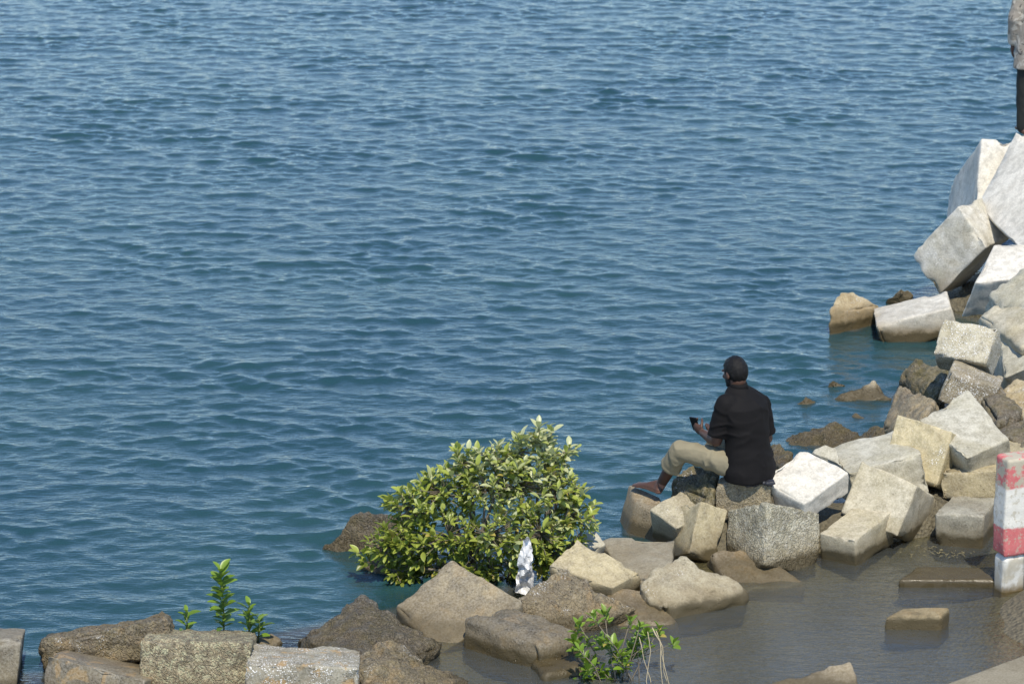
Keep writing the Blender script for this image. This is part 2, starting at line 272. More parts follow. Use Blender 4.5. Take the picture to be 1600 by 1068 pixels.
# ------------------------------------------------------------------ materials
def mat_new(name):
    m = bpy.data.materials.new(name); m.use_nodes = True
    t = m.node_tree; t.nodes.clear()
    out = t.nodes.new('ShaderNodeOutputMaterial')
    return m, t, out

class NT:
    """small wrapper that wires nodes"""
    def __init__(s, t): s.t = t
    def n(s, typ, ins=None, **k):
        nd = s.t.nodes.new('ShaderNode'+typ)
        for a, b in k.items(): setattr(nd, a, b)
        for a, b in (ins or {}).items():
            if hasattr(b, 'is_output') or isinstance(b, bpy.types.NodeSocket): s.t.links.new(b, nd.inputs[a])
            else: nd.inputs[a].default_value = b
        return nd
    def math(s, op, a, b=0.0, clamp=False):
        nd = s.n('Math', {0: a, 1: b}, operation=op); nd.use_clamp = clamp; return nd.outputs[0]
    def mix(s, f, a, b, typ='MIX'):
        nd = s.n('Mix', data_type='RGBA', blend_type=typ)
        for i, v in ((0, f), (6, a), (7, b)):
            if isinstance(v, bpy.types.NodeSocket): s.t.links.new(v, nd.inputs[i])
            else: nd.inputs[i].default_value = (*v, 1) if isinstance(v, tuple) and len(v) == 3 else v
        return nd.outputs[2]
    def step(s, x, a, b):
        nd = s.n('MapRange', {0: x, 1: a, 2: b, 3: 0.0, 4: 1.0}); nd.interpolation_type = 'SMOOTHSTEP'; return nd.outputs[0]
    def noise(s, vec, scale, detail=4, rough=.55, dist=0):
        nd = s.n('TexNoise', {'Vector': vec, 'Scale': scale, 'Detail': detail, 'Roughness': rough, 'Distortion': dist}); return nd.outputs[0]

def principled(N, out, **k):
    p = N.n('BsdfPrincipled', k); N.t.links.new(p.outputs[0], out.inputs[0]); return p

def rock_mat(name, c1, c2, stain=(.16, .11, .06), stain_amt=.3, pit=.3, speck=0., speck_col=(.75, .74, .70), bump=.4,
             rough=.85, band=1.0, wet=0.0, coarse=0.0, moss=0.0, low=0.0, rust=0.0):
    """weathered stone / concrete: patchy colour, pits, white specks, algae up to the water line"""
    wm_ = lambda c: (c[0]*1.0, c[1]*(.965 if c[0] < .55 else .99), c[2]*(.82 if c[0] < .55 else .93))
    lift = 1.14 if .40 < c1[0] < .6 else 1.0
    c1, c2 = tuple(x*lift for x in c1), tuple(x*lift for x in c2)
    c1, c2 = wm_(c1), wm_(tuple(x*(.84 if c1[0] < .35 else .93) for x in c2))
    m, t, out = mat_new(name); N = NT(t)
    tc = N.n('TexCoord').outputs['Object']
    oi = N.n('ObjectInfo').outputs['Random']
    off = N.n('CombineXYZ', {0: N.math('MULTIPLY', oi, 37.0), 1: N.math('MULTIPLY', oi, 91.0), 2: N.math('MULTIPLY', oi, 53.0)}).outputs[0]
    v = N.n('VectorMath', {0: tc, 1: off}, operation='ADD').outputs[0]
    pz = N.n('SeparateXYZ', {0: N.n('NewGeometry').outputs['Position']}).outputs[2]
    big = N.noise(v, 3.2, 5, .6, .4); mid = N.noise(v, 14, 5, .65); fine = N.noise(v, 70, 4, .7)
    col = N.mix(N.step(big, .36, .66), c1, c2)
    col = N.mix(N.math('MULTIPLY', N.step(mid, .38, .68), .62), col, tuple(x*.62 for x in c2))
    # long stains
    st = N.step(N.noise(N.n('VectorMath', {0: v, 1: (5., 5., 1.6)}, operation='MULTIPLY').outputs[0], 1.0, 5, .65, .8), .5, .72)
    col = N.mix(N.math('MULTIPLY', st, stain_amt), col, stain)
    if rust:
        rs = N.step(N.noise(v, 6.5, 3, .6, .6), .54, .62)
        col = N.mix(N.math('MULTIPLY', rs, rust), col, (.42, .25, .07))
    col = N.mix(N.step(fine, .25, .8), N.mix(.38 if coarse else .26, col, (0, 0, 0)), N.mix(.16, col, (1, .97, .9)))
    pt = N.n('NewGeometry').outputs['Pointiness']
    col = N.mix(N.math('MULTIPLY', N.math('MULTIPLY', N.step(pt, .515, .58), N.step(mid, .35, .6)), .35), col, N.mix(.5, col, (.75, .72, .62)))
    big2 = N.step(N.noise(N.n('VectorMath', {0: v, 1: (3.1, 1.7, 8.3)}, operation='ADD').outputs[0], 5.5, 6, .7, 1.2), .48, .68)
    col = N.mix(N.math('MULTIPLY', big2, .38), col, N.mix(.5, col, stain))
    # pits
    vor = N.n('TexVoronoi', {'Vector': v, 'Scale': 46.0, 'Randomness': 1.0}).outputs['Distance']
    pm = N.math('MULTIPLY', N.math('SUBTRACT', 1.0, N.step(vor, .10, .30)), N.step(mid, .42, .62))
    col = N.mix(N.math('MULTIPLY', pm, pit), col, (.03, .026, .02))
    if coarse:
        vd = N.n('VectorMath', {0: v, 1: N.n('VectorMath', {0: N.n('TexNoise', {'Vector': v, 'Scale': 30.0, 'Detail': 4.0}).outputs['Color'], 1: (.06, .06, .06)}, operation='MULTIPLY').outputs[0]}, operation='ADD').outputs[0]
        va = N.n('TexVoronoi', {'Vector': vd, 'Scale': 62.0}, feature='F1')
        cc = N.n('SeparateColor', {0: va.outputs['Color']}).outputs[0]
        col = N.mix(N.math('MULTIPLY', N.math('MULTIPLY', N.step(va.outputs['Distance'], .35, .75), N.step(mid, .3, .65)), coarse), col, (.07, .06, .045))
        col = N.mix(N.math('MULTIPLY', N.step(cc, .62, .9), coarse*.6), col, tuple(min(.7, x*1.75) for x in c1))
    if moss:
        ms = N.step(N.noise(v, 9, 6, .75), .43, .6)
        col = N.mix(N.math('MULTIPLY', ms, moss), col, (.085, .075, .022))
    if speck:
        vs = N.n('TexVoronoi', {'Vector': v, 'Scale': 80.0, 'Randomness': 1.0}).outputs['Distance']
        vs = N.math('ADD', vs, N.math('MULTIPLY', N.math('SUBTRACT', N.noise(v, 38, 4, .7), .5), 1.1))
        sm = N.math('MULTIPLY', N.math('SUBTRACT', 1.0, N.step(vs, .22, .42)), N.step(N.noise(v, 5.5, 3, .6), .62-.32*speck, .78-.32*speck))
        col = N.mix(N.math('MULTIPLY', sm, .95), col, speck_col)
    # the foot of a stone that stands in the tide: tan crust, then dark wet algae
    zn = N.math('ADD', pz, N.math('MULTIPLY', N.math('SUBTRACT', mid, .5), .10))
    if low:
        col = N.mix(N.math('MULTIPLY', N.math('SUBTRACT', 1.0, N.step(zn, low*.35, low)), .72), col, (.27, .20, .11))
    if band:
        col = N.mix(N.math('MULTIPLY', N.math('SUBTRACT', 1.0, N.step(zn, .08, .26)), .5*band), col, (.20, .15, .075))
        wm = N.math('MULTIPLY', N.math('SUBTRACT', 1.0, N.step(zn, .065, .115)), .9*min(1, band*1.3))
        col = N.mix(wm, col, (.060, .046, .020))
    ro = N.math('ADD', N.math('MULTIPLY', fine, .25), rough-.15)
    if wet: ro = N.math('SUBTRACT', ro, N.math('MULTIPLY', N.step(mid, .4, .6), wet))
    if band: ro = N.math('SUBTRACT', ro, N.math('MULTIPLY', wm, .35), True)
    h = N.math('ADD', N.math('MULTIPLY', mid, .5), N.math('MULTIPLY', fine, .35))
    h = N.math('SUBTRACT', h, N.math('MULTIPLY', pm, .5))
    if coarse: h = N.math('SUBTRACT', h, N.math('MULTIPLY', N.step(va.outputs['Distance'], .2, .7), coarse*.9))
    if speck: h = N.math('ADD', h, N.math('MULTIPLY', sm, .3))
    bp = N.n('Bump', {'Strength': bump, 'Distance': .02, 'Height': h}).outputs[0]
    principled(N, out, **{'Base Color': col, 'Roughness': ro, 'Normal': bp, 'Specular IOR Level': .35})
    return m

ROCK = {
 'white':     rock_mat('white_concrete', (.80,.77,.72), (.71,.68,.62), stain_amt=.10, pit=.10, bump=.25, stain=(.35,.30,.22), band=.8),
 'whitelow':  rock_mat('white_concrete_tidal', (.70,.69,.66), (.58,.56,.51), stain_amt=.25, pit=.25, bump=.4, speck=.2, low=.42, stain=(.3,.24,.15)),
 'whitefoot': rock_mat('white_concrete_foot', (.74,.72,.68), (.62,.60,.55), stain_amt=.2, pit=.25, bump=.45, speck=.2, low=.17, stain=(.3,.24,.15)),
 'grey':      rock_mat('grey_concrete', (.50,.485,.42), (.40,.385,.32), stain_amt=.25, pit=.22, bump=.35, stain=(.25,.22,.15)),
 'greydark':  rock_mat('dark_grey_concrete', (.36,.36,.34), (.25,.24,.205), stain_amt=.35, pit=.25, bump=.35),
 'cream':     rock_mat('cream_concrete', (.52,.48,.385), (.42,.385,.29), stain_amt=.22, pit=.2, bump=.35, stain=(.28,.22,.13)),
 'yellow':    rock_mat('yellow_concrete', (.56,.48,.30), (.46,.41,.27), stain_amt=.2, pit=.2, speck=.25, bump=.35, stain=(.3,.22,.1)),
 'tan':       rock_mat('tan_concrete', (.44,.385,.26), (.34,.29,.185), stain_amt=.3, pit=.35, bump=.4, stain=(.2,.15,.07)),
 'greytan':   rock_mat('grey_tan_concrete', (.42,.395,.32), (.31,.275,.20), stain_amt=.35, pit=.3, bump=.45, speck=.12),
 'aggregate': rock_mat('aggregate_concrete', (.46,.45,.385), (.36,.345,.27), stain_amt=.2, pit=.3, bump=.9, coarse=.45),
 'aggregate2':rock_mat('exposed_aggregate', (.47,.40,.27), (.31,.265,.18), stain_amt=.3, pit=.5, bump=1.0, coarse=.7, band=.6),
 'rough':     rock_mat('rough_brown_concrete', (.31,.26,.17), (.23,.19,.115), stain_amt=.3, pit=.5, bump=.7, coarse=.3),
 'foot':      rock_mat('brown_grey_concrete', (.25,.215,.155), (.16,.14,.105), stain_amt=.4, pit=.6, bump=.5, rust=.2),
 'specktan':  rock_mat('speckled_tan_rock', (.36,.315,.23), (.25,.215,.145), stain_amt=.3, pit=.3, speck=.65, bump=.7, wet=.2),
 'speckwhite':rock_mat('speckled_pale_rock', (.50,.47,.38), (.38,.345,.25), stain_amt=.3, pit=.3, speck=.95, bump=.7, wet=.15),
 'goldrock':  rock_mat('golden_rock', (.50,.44,.30), (.34,.26,.13), stain_amt=.4, pit=.3, speck=.45, bump=.7, low=.3),
 'goldbrown': rock_mat('golden_brown_rock', (.29,.235,.145), (.19,.15,.09), stain_amt=.4, pit=.5, speck=.3, speck_col=(.5,.4,.22), bump=.9),
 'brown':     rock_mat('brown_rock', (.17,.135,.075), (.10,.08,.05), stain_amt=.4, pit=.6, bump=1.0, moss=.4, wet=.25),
 'brownwet':  rock_mat('wet_brown_rock', (.25,.20,.12), (.17,.13,.075), stain_amt=.4, pit=.3, bump=.5, wet=.3, band=.5, rust=.25),
 'brownsmooth':rock_mat('smooth_brown_rock', (.31,.26,.175), (.20,.165,.11), stain_amt=.5, pit=.5, bump=.4, stain=(.09,.075,.05), band=.5, rust=.15),
 'roughbrown':rock_mat('coarse_brown_rock', (.29,.24,.155), (.21,.17,.105), stain_amt=.4, pit=.7, bump=1.0, coarse=.35, speck=.2, rust=.45, band=.7),
 'darkwet':   rock_mat('dark_wet_rock', (.115,.10,.075), (.075,.066,.05), stain_amt=.4, pit=.6, bump=.7, wet=.4, rust=.15, stain=(.15,.11,.05)),
 'barnacle':  rock_mat('barnacle_rock', (.085,.07,.045), (.05,.042,.03), stain_amt=.3, pit=.8, bump=1.0, coarse=.5, moss=.4, wet=.3, speck=.22, speck_col=(.38,.34,.26), band=.5),
 'barnbrown': rock_mat('pitted_brown_rock', (.25,.205,.13), (.15,.12,.075), stain_amt=.4, pit=.85, bump=1.0, coarse=.4, moss=.3, speck=.15, rust=.35, band=.6),
 'barnwhite': rock_mat('crusted_block', (.36,.345,.30), (.25,.235,.195), stain_amt=.3, pit=.4, bump=.7, speck=.75, rust=.75, band=.5),
 'darktop':   rock_mat('dark_topped_block', (.20,.175,.125), (.12,.105,.08), stain_amt=.5, pit=.5, bump=.5, rust=.45, band=.5, wet=.2),
 'greybrown': rock_mat('grey_brown_block', (.22,.195,.15), (.13,.112,.08), stain_amt=.4, pit=.4, bump=.5, band=.6),
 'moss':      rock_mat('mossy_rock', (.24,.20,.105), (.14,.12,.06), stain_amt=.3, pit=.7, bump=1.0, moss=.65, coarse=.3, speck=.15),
 'weed':      rock_mat('weedy_rock', (.115,.09,.045), (.07,.058,.035), stain_amt=.3, pit=.6, bump=1.0, moss=.6, coarse=.4, wet=.35, speck=.15, speck_col=(.3,.25,.16), band=.4),
 'slab':      rock_mat('dark_slab', (.17,.165,.15), (.11,.105,.085), stain_amt=.4, pit=.3, bump=.3, wet=.45, band=.9),
 'stone':     rock_mat('tan_stone', (.45,.37,.23), (.33,.27,.15), stain_amt=.35, pit=.4, bump=.6, rust=.3, band=.8),
 'stonegrey': rock_mat('grey_stone', (.33,.285,.215), (.22,.185,.135), stain_amt=.4, pit=.4, bump=.5, band=.6),
}

def simple_mat(name, col, rough=.6, bump=0, bscale=200, var=.25, vscale=12, spec=.4, metal=0., sheen=0.):
    m, t, out = mat_new(name); N = NT(t)
    v = N.n('TexCoord').outputs['Object']
    n = N.noise(v, vscale, 5, .6)
    c = N.mix(n, tuple(x*(1-var) for x in col), tuple(min(1, x*(1+var)) for x in col))
    k = {'Base Color': c, 'Roughness': rough, 'Specular IOR Level': spec, 'Metallic': metal}
    if sheen: k['Sheen Weight'] = sheen
    if bump: k['Normal'] = N.n('Bump', {'Strength': bump, 'Distance': .01, 'Height': N.noise(v, bscale, 4, .6)}).outputs[0]
    principled(N, out, **k)
    return m

# ------------------------------------------------------------------ sea bed, pool bed and the core of the breakwater
SHORE = np.array([(-14., 14.6), (-5.2, 16.9), (-2.35, 17.45), (-.87, 18.3), (.42, 19.0), (1.32, 19.6), (2.3, 20.2), (3.45, 21.6), (4.6, 24.3), (6.2, 27.), (9., 31.), (20., 44.)])
def shore_dist(x, y):
    """signed distance to the line of the breakwater, positive on the sea side"""
    best = np.full(x.shape, 1e9); sg = np.ones(x.shape)
    for a, b in zip(SHORE[:-1], SHORE[1:]):
        d = b-a; l2 = d@d
        t = np.clip(((x-a[0])*d[0]+(y-a[1])*d[1])/l2, 0, 1)
        px, py = a[0]+t*d[0]-x, a[1]+t*d[1]-y
        dist = np.hypot(px, py); side = np.sign(d[0]*(y-a[1])-d[1]*(x-a[0]))
        m = dist < best; best = np.where(m, dist, best); sg = np.where(m, side, sg)
    return best*sg

BC = []
for _m, _l, _k, _c in BLOCKS:
    c = np.array(_c); mid = c.mean(0)
    BC.append((mid[0], mid[1], c[:, 2].min(), .5*max(np.ptp(c[:, 0]), np.ptp(c[:, 1]))))

def terrain(x, y):
    sdv = shore_dist(x, y)
    p = np.stack([x*1.7, y*1.7, x*0], -1).reshape(-1, 3)
    nz = fbm(p, 3, 3).reshape(x.shape)
    sea = -.28 - .72*smooth(sdv, .05, .9)
    pool = -.05 - .13*smooth(-sdv, .1, .9)
    z = np.where(sdv > 0, sea, pool) + .035*nz
    z = np.maximum(z, -1.+.99*(1-smooth(np.abs(sdv), .15, .8))+.03*nz)
    rd = np.full(x.shape, 9.)
    for a, b in (((1.45, 20.1), (2.4, 20.25)), ((2.4, 20.25), (3.4, 20.75)), ((3.4, 20.75), (4.1, 22.6)), ((4.1, 22.6), (4.9, 25.6))):
        a, b = np.array(a), np.array(b); d = b-a; t = np.clip(((x-a[0])*d[0]+(y-a[1])*d[1])/(d@d), 0, 1)
        rd = np.minimum(rd, np.hypot(a[0]+t*d[0]-x, a[1]+t*d[1]-y))
    z = np.maximum(z, -1.+1.2*(1-smooth(rd, .15, .85))+.04*nz)
    # mud bank by the barrier
    d = np.hypot(x-4.3, (y-18.55)*1.25)
    z = z + .31*(1-smooth(d, .5, 1.8))
    d2 = smooth(x*.92-(y-19.3)*.25, 3.6, 5.4)*smooth(-sdv, -.2, 1.5)
    z = z + .9*d2*smooth(y, 19.8, 22.0)
    for bx, by, bz, br in BC:
        d = np.hypot(x-bx, y-by)
        z = np.maximum(z, np.where(d < br*2, -.95 + (min(bz-.02, .2)+.95)*(1-smooth(d, br*.3, br*1.2)), -9))
    # high ground that carries the tall stack, out of the frame
    h = smooth(x-(.1627*y+.35), .25, 1.4)*smooth(y, 21.2, 24.5)*(1-smooth(y, 27.5, 31))
    z = np.maximum(z, -.9+2.25*h)
    return z

def axis(a, b, step, lo, hi, g=1.22):
    c = list(np.arange(a, b+1e-6, step)); s = step
    up = []; x = b
    while x < hi: s *= g; x += s; up.append(x)
    s = step; dn = []; x = a
    while x > lo: s *= g; x -= s; dn.append(x)
    return np.array(dn[::-1]+c+up)

gx, gy = axis(-6.5, 7.5, .07, -1500, 1500, 1.3), axis(15.5, 30, .07, -60, 3000, 1.3)
X, Y = np.meshgrid(gx, gy)
Z = terrain(X, Y)
m, t, out = mat_new('bed_mud'); N = NT(t)
v = N.n('NewGeometry').outputs['Position']
n1 = N.noise(v, 2.2, 6, .65); n2 = N.noise(v, 26, 5, .7)
vv = N.n('TexVoronoi', {'Vector': v, 'Scale': 34.}).outputs['Distance']
c = N.mix(N.step(n1, .35, .65), (.145, .125, .080), (.09, .079, .052))
c = N.mix(N.step(n2, .35, .75), c, (.16, .14, .092))
c = N.mix(N.math('MULTIPLY', N.math('SUBTRACT', 1., N.step(vv, .05, .3)), .5), c, (.06, .05, .035))
bp = N.n('Bump', {'Strength': .8, 'Distance': .03, 'Height': N.math('ADD', n2, vv)}).outputs[0]
principled(N, out, **{'Base Color': c, 'Roughness': .7, 'Normal': bp})
bed = obj('seabed', grid_mesh('seabed', np.stack([X, Y, Z], -1), m)); tag(bed, kind='structure')

# ------------------------------------------------------------------ water
gx, gy = axis(-8.2, 8.8, .028, -1500, 1500, 1.35), axis(16.2, 43.5, .027, -60, 3000, 1.35)
X, Y = np.meshgrid(gx, gy)
cgx, cgy = axis(-9, 9.5, .12, -1500, 1500, 1.5), axis(16, 43.6, .12, -60, 3000, 1.5)
CX, CY = np.meshgrid(cgx, cgy); CZ = terrain(CX, CY)
def bilinear(xs, ys):
    ix = np.clip(np.searchsorted(cgx, xs)-1, 0, len(cgx)-2); iy = np.clip(np.searchsorted(cgy, ys)-1, 0, len(cgy)-2)
    fx = (xs-cgx[ix])/(cgx[ix+1]-cgx[ix]); fy = (ys-cgy[iy])/(cgy[iy+1]-cgy[iy])
    A = CZ[np.ix_(iy, ix)]; Bq = CZ[np.ix_(iy, ix+1)]; Cq = CZ[np.ix_(iy+1, ix)]; Dq = CZ[np.ix_(iy+1, ix+1)]
    fx = fx[None, :]; fy = fy[:, None]
    return (A*(1-fx)+Bq*fx)*(1-fy)+(Cq*(1-fx)+Dq*fx)*fy
depth = -bilinear(gx, gy)
sdw = np.interp(np.arange(1), [0], [0])
amp = .10+.90*smooth(depth, .12, .75)
pool_side = shore_dist(CX, CY)
CZs = CZ; CZ = pool_side; side = bilinear(gx, gy); CZ = CZs
amp = np.where(side < .3, np.minimum(amp, .10+.2*smooth(side, -.3, .3)), amp)
fade = (1-smooth(np.abs(X), 9., 14.))*(1-smooth(Y, 43.5, 60.))*smooth(Y, 10., 16.2)
amp = amp*fade
wr = np.random.default_rng(21)
DX = np.zeros_like(X); DY = np.zeros_like(X); DZ = np.zeros_like(X)
group_n = None
K = 96
lam = np.exp(np.linspace(math.log(.085), math.log(.56), K))*wr.uniform(.93, 1.07, K)
for i in range(K):
    th = wr.normal(0, .48 if lam[i] > .26 else .70)-.10 + math.pi*1.5          # heading, towards the shore
    if i % 7 == 0: th += wr.normal(0, .6)
    k = 2*math.pi/lam[i]; kx, ky = k*math.cos(th), k*math.sin(th)
    slope = WAVE_SLOPE*(lam[i]/.22)**(.25 if lam[i] < .24 else -.25)
    a = slope/k
    # uneven patches so that crests stay short
    ph = wr.uniform(0, 6.28)+1.5*np.sin(X*k*.13+Y*k*.05+wr.uniform(0, 6))+1.5*np.sin(Y*k*.11-X*k*.04+wr.uniform(0, 6))
    arg = kx*X+ky*Y+ph
    sn, cs = np.sin(arg), np.cos(arg)
    DZ += a*cs; DX -= a*.7*math.cos(th)*sn; DY -= a*.7*math.sin(th)*sn
# gusts: broad calmer and rougher streaks
gp = np.stack([X*.16, Y*.10, X*0], -1).reshape(-1, 3)
gust = .80+.16*fbm(gp, 11, 3).reshape(X.shape)
pp = np.stack([X*.85, Y*1.25, X*0], -1).reshape(-1, 3)
gust = gust*(.73+.78*np.maximum(0, fbm(pp, 29, 2).reshape(X.shape)+.12))
am = amp*gust
Vw = np.stack([X+DX*am, Y+DY*am-.5*DZ*am, DZ*am], -1)      # crests lean a little towards the shore
m, t, out = mat_new('sea_water'); N = NT(t)
pos = N.n('NewGeometry').outputs['Position']
dep = N.n('Attribute', attribute_name='depth').outputs['Fac']
sp = N.n('VectorMath', {0: pos, 1: (1., 2.8, 1.)}, operation='MULTIPLY').outputs[0]
h = N.math('ADD', N.math('MULTIPLY', N.noise(sp, 5.5, 3, .6, .5), .7), N.math('MULTIPLY', N.noise(sp, 17, 3, .6, .4), .22))
bst = N.n('MapRange', {0: dep, 1: .1, 2: .7, 3: .20, 4: .17}).outputs[0]
nb = N.n('Bump', {'Strength': bst, 'Distance': .10, 'Height': h}).outputs[0]
fr = N.n('Fresnel', {'IOR': 1.5, 'Normal': nb}).outputs[0]
cn = N.noise(pos, .35, 3, .5)
body = N.mix(N.step(cn, .3, .7), WATER_A, WATER_B)
body = N.mix(N.math('SUBTRACT', 1., N.step(dep, .18, .42)), body, (.135, .148, .142))
op = N.math('SUBTRACT', 1., N.math('POWER', 2.718, N.math('MULTIPLY', dep, -2.4)), True)
dif = N.n('BsdfDiffuse', {'Color': body, 'Normal': nb}).outputs[0]
tr = N.n('BsdfTransparent', {'Color': (.80, .80, .66, 1)}).outputs[0]
bm = N.n('MixShader', {0: op, 1: tr, 2: dif}).outputs[0]
gl = N.n('BsdfGlossy', {'Color': (1, 1, 1, 1), 'Roughness': .07, 'Normal': nb}).outputs[0]
t.links.new(N.n('MixShader', {0: fr, 1: bm, 2: gl}).outputs[0], out.inputs[0])
wme = grid_mesh('water', Vw, m)
at = wme.attributes.new('depth', 'FLOAT', 'POINT'); at.data.foreach_set('value', np.clip(depth, 0, 2).reshape(-1).astype(np.float32))
water = obj('sea', wme); tag(water, kind='structure')

# ------------------------------------------------------------------ blocks and boulders
def block_mesh(cor, seed, amp=.006, bev=.02, chip=.012, n=15, grit=0.):
    cor = np.array(cor); c0 = cor.mean(0)
    e = [np.linalg.norm(cor[3]-cor[0]), np.linalg.norm(cor[1]-cor[0]), np.linalg.norm(cor[4]-cor[0])]
    r = [min(.42, 2*bev/max(q, .05)) for q in e]
    def ax(rr):
        inner = np.linspace(-(1-rr), 1-rr, n)
        return np.concatenate([[-1, -1+rr*.3, -1+rr*.65], inner, [1-rr*.65, 1-rr*.3, 1]])
    axs = [ax(q) for q in r]
    P = []; Fc = []; base = 0
    for a in range(3):
        b, c = [(1, 2), (2, 0), (0, 1)][a]
        U, V = np.meshgrid(axs[b], axs[c], indexing='ij'); nu, nv = U.shape
        for sg in (-1, 1):
            q = np.zeros((nu*nv, 3)); q[:, a] = sg; q[:, b] = U.ravel(); q[:, c] = V.ravel(); P.append(q)
            idx = base+np.arange(nu*nv).reshape(nu, nv); base += nu*nv
            f = np.stack([idx[:-1, :-1], idx[1:, :-1], idx[1:, 1:], idx[:-1, 1:]], -1).reshape(-1, 4)
            Fc.append(f if sg > 0 else f[:, ::-1])
    P = np.concatenate(P); Fc = np.concatenate(Fc)
    key = np.round(P*1e5).astype(np.int64); _, first, inv = np.unique(key, axis=0, return_index=True, return_inverse=True)
    inv = inv.reshape(-1); P = P[first]; Fc = inv[Fc]
    # round the edges
    R = np.array(r); inner = np.clip(P, -(1-R), 1-R); dlt = (P-inner)/R
    ln = np.linalg.norm(dlt, axis=1, keepdims=True); mx = np.abs(dlt).max(1, keepdims=True)
    dl = np.where(ln > 1e-9, dlt/np.maximum(ln, 1e-9), 0)*np.where(ln > 1e-9, 1., 0.)
    Pn = inner+dl*R*np.minimum(1, mx)
    edge = np.clip((np.sort(np.abs(P), axis=1)[:, 1]-.55)/.45, 0, 1)**2
    u = (Pn[:, 0]+1)/2; v = (Pn[:, 1]+1)/2; wz = (1-Pn[:, 2])/2     # x: O-B, y: O-A, z: top to bottom
    def bil(q): return ((1-u)*(1-v))[:, None]*q[0]+((1-u)*v)[:, None]*q[1]+(u*v)[:, None]*q[2]+(u*(1-v))[:, None]*q[3]
    W = bil(cor[:4])*(1-wz)[:, None]+bil(cor[4:])*wz[:, None]-c0
    nrm = dl.copy(); flat = np.abs(nrm).sum(1) < 1e-6
    ax_ = np.stack([(cor[3]-cor[0])/e[0], (cor[1]-cor[0])/e[1], -(cor[4]-cor[0])/e[2]])
    wn = nrm@ax_; wn /= np.maximum(np.linalg.norm(wn, axis=1, keepdims=True), 1e-6)
    size = (e[0]*e[1]*e[2])**(1/3)
    dsp = amp*(fbm(W*3.2/max(size, .2)*.5+seed*3.1, seed, 3)*1.2+.6*fbm(W*16, seed+5, 3))
    if grit: dsp = dsp+grit*(fbm(W*30, seed+21, 3)+1.2*np.maximum(0, vnoise(W*52, seed+25)-.25))
    ch = np.maximum(0, fbm(W*6.5, seed+9, 4)-.12)*chip*2.0*edge
    W = W+wn*(dsp-ch)[:, None]
    # make sure that faces look outwards
    f0 = Fc[:, :3]; nn = np.cross(W[f0[:, 1]]-W[f0[:, 0]], W[f0[:, 2]]-W[f0[:, 0]])
    if (nn*W[f0].mean(1)).sum() < 0: Fc = Fc[:, ::-1]
    return c0, W, Fc

ROUGH_KIND = {'brown', 'barnacle', 'barnbrown', 'moss', 'weed', 'goldrock', 'goldbrown', 'roughbrown', 'brownwet', 'brownsmooth', 'darkwet'}
for bi, (mk, label, kw, cor) in enumerate(BLOCKS):
    rg = kw.get('rough', 0)
    sz = np.ptp(np.array(cor), axis=0).min()
    if mk in ROUGH_KIND or rg:
        rg = rg or 1.0
        a = .012*rg*min(1.3, max(.45, sz/.35)); bev = min(.042*rg**.5, .12*sz+.01); chip = .03*rg
    else:
        a, bev, chip = .006, .014, .030
    if mk in ('aggregate', 'aggregate2', 'rough'): a = .008
    gr = {'barnacle': .011, 'barnbrown': .010, 'weed': .010, 'roughbrown': .007, 'moss': .009, 'goldbrown': .008, 'aggregate2': .005, 'aggregate': .004, 'brown': .007, 'barnwhite': .004}.get(mk, 0)*(1 if sz > .25 else .6)
    c0, W, Fc = block_mesh(cor, bi+1, a, bev, chip, 30 if gr else 15 if sz > .2 else 11, gr)
    conc = mk in ('white', 'whitelow', 'whitefoot', 'grey', 'greydark', 'cream', 'yellow', 'tan', 'greytan', 'aggregate', 'aggregate2', 'rough', 'foot', 'barnwhite', 'darktop', 'greybrown', 'slab')
    nm = 'concrete_slab' if mk == 'slab' else ('concrete_block' if conc else 'boulder')
    o = obj(nm, new_mesh(nm, W, Fc, ROCK[mk]), None, tuple(c0))
    tag(o, label, {'concrete_slab': 'slab', 'concrete_block': 'block', 'boulder': 'rock'}[nm],
        {'concrete_slab': None, 'concrete_block': 'concrete blocks of the breakwater', 'boulder': 'boulders of the breakwater'}[nm])

# ------------------------------------------------------------------ leaves and plants
def leaf_material(name, dark, mid, pale, pale_amt=.5):
    m, t, out = mat_new(name); N = NT(t)
    ti = N.n('Attribute', attribute_name='tint').outputs['Fac']
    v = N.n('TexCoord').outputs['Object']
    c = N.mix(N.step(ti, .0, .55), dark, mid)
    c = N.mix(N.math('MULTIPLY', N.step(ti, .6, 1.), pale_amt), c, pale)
    c = N.mix(N.step(ti, .965, .985), c, (.52, .42, .12))
    c = N.mix(N.math('MULTIPLY', N.noise(v, 60, 3, .6), .35), c, tuple(x*.6 for x in mid))
    p = N.n('BsdfPrincipled', {'Base Color': c, 'Roughness': .38, 'Specular IOR Level': .5})
    tl = N.n('BsdfTranslucent', {'Color': N.mix(.5, c, (.25, .35, .03))})
    t.links.new(N.n('MixShader', {0: .28, 1: p.outputs[0], 2: tl.outputs[0]}).outputs[0], out.inputs[0])
    return m
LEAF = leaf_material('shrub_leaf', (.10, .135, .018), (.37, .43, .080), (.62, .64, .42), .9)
LEAF_Y = leaf_material('sprig_leaf', (.075, .15, .015), (.20, .32, .035), (.30, .38, .09), .6)
BARK = simple_mat('grey_bark', (.17, .145, .11), .8, .4, 90)
STEMG = simple_mat('green_stem', (.16, .19, .06), .6)

def leaf_shape(curl, fold):
    """one blade along +Y, unit length, thin but folded along its midrib"""
    st = [(0, .02), (.12, .10), (.32, .20), (.55, .235), (.76, .185), (.92, .085), (1., .0)]
    V = []; F = []
    for y, wd in st:
        z = -curl*y*y
        V += [(-wd, y, z+fold*wd), (0, y, z), (wd, y, z+fold*wd)]
    for i in range(len(st)-1):
        a = i*3
        F += [(a, a+1, a+4, a+3), (a+1, a+2, a+5, a+4)]
    return np.array(V, float), F
LV, LF = leaf_shape(.22, .45)

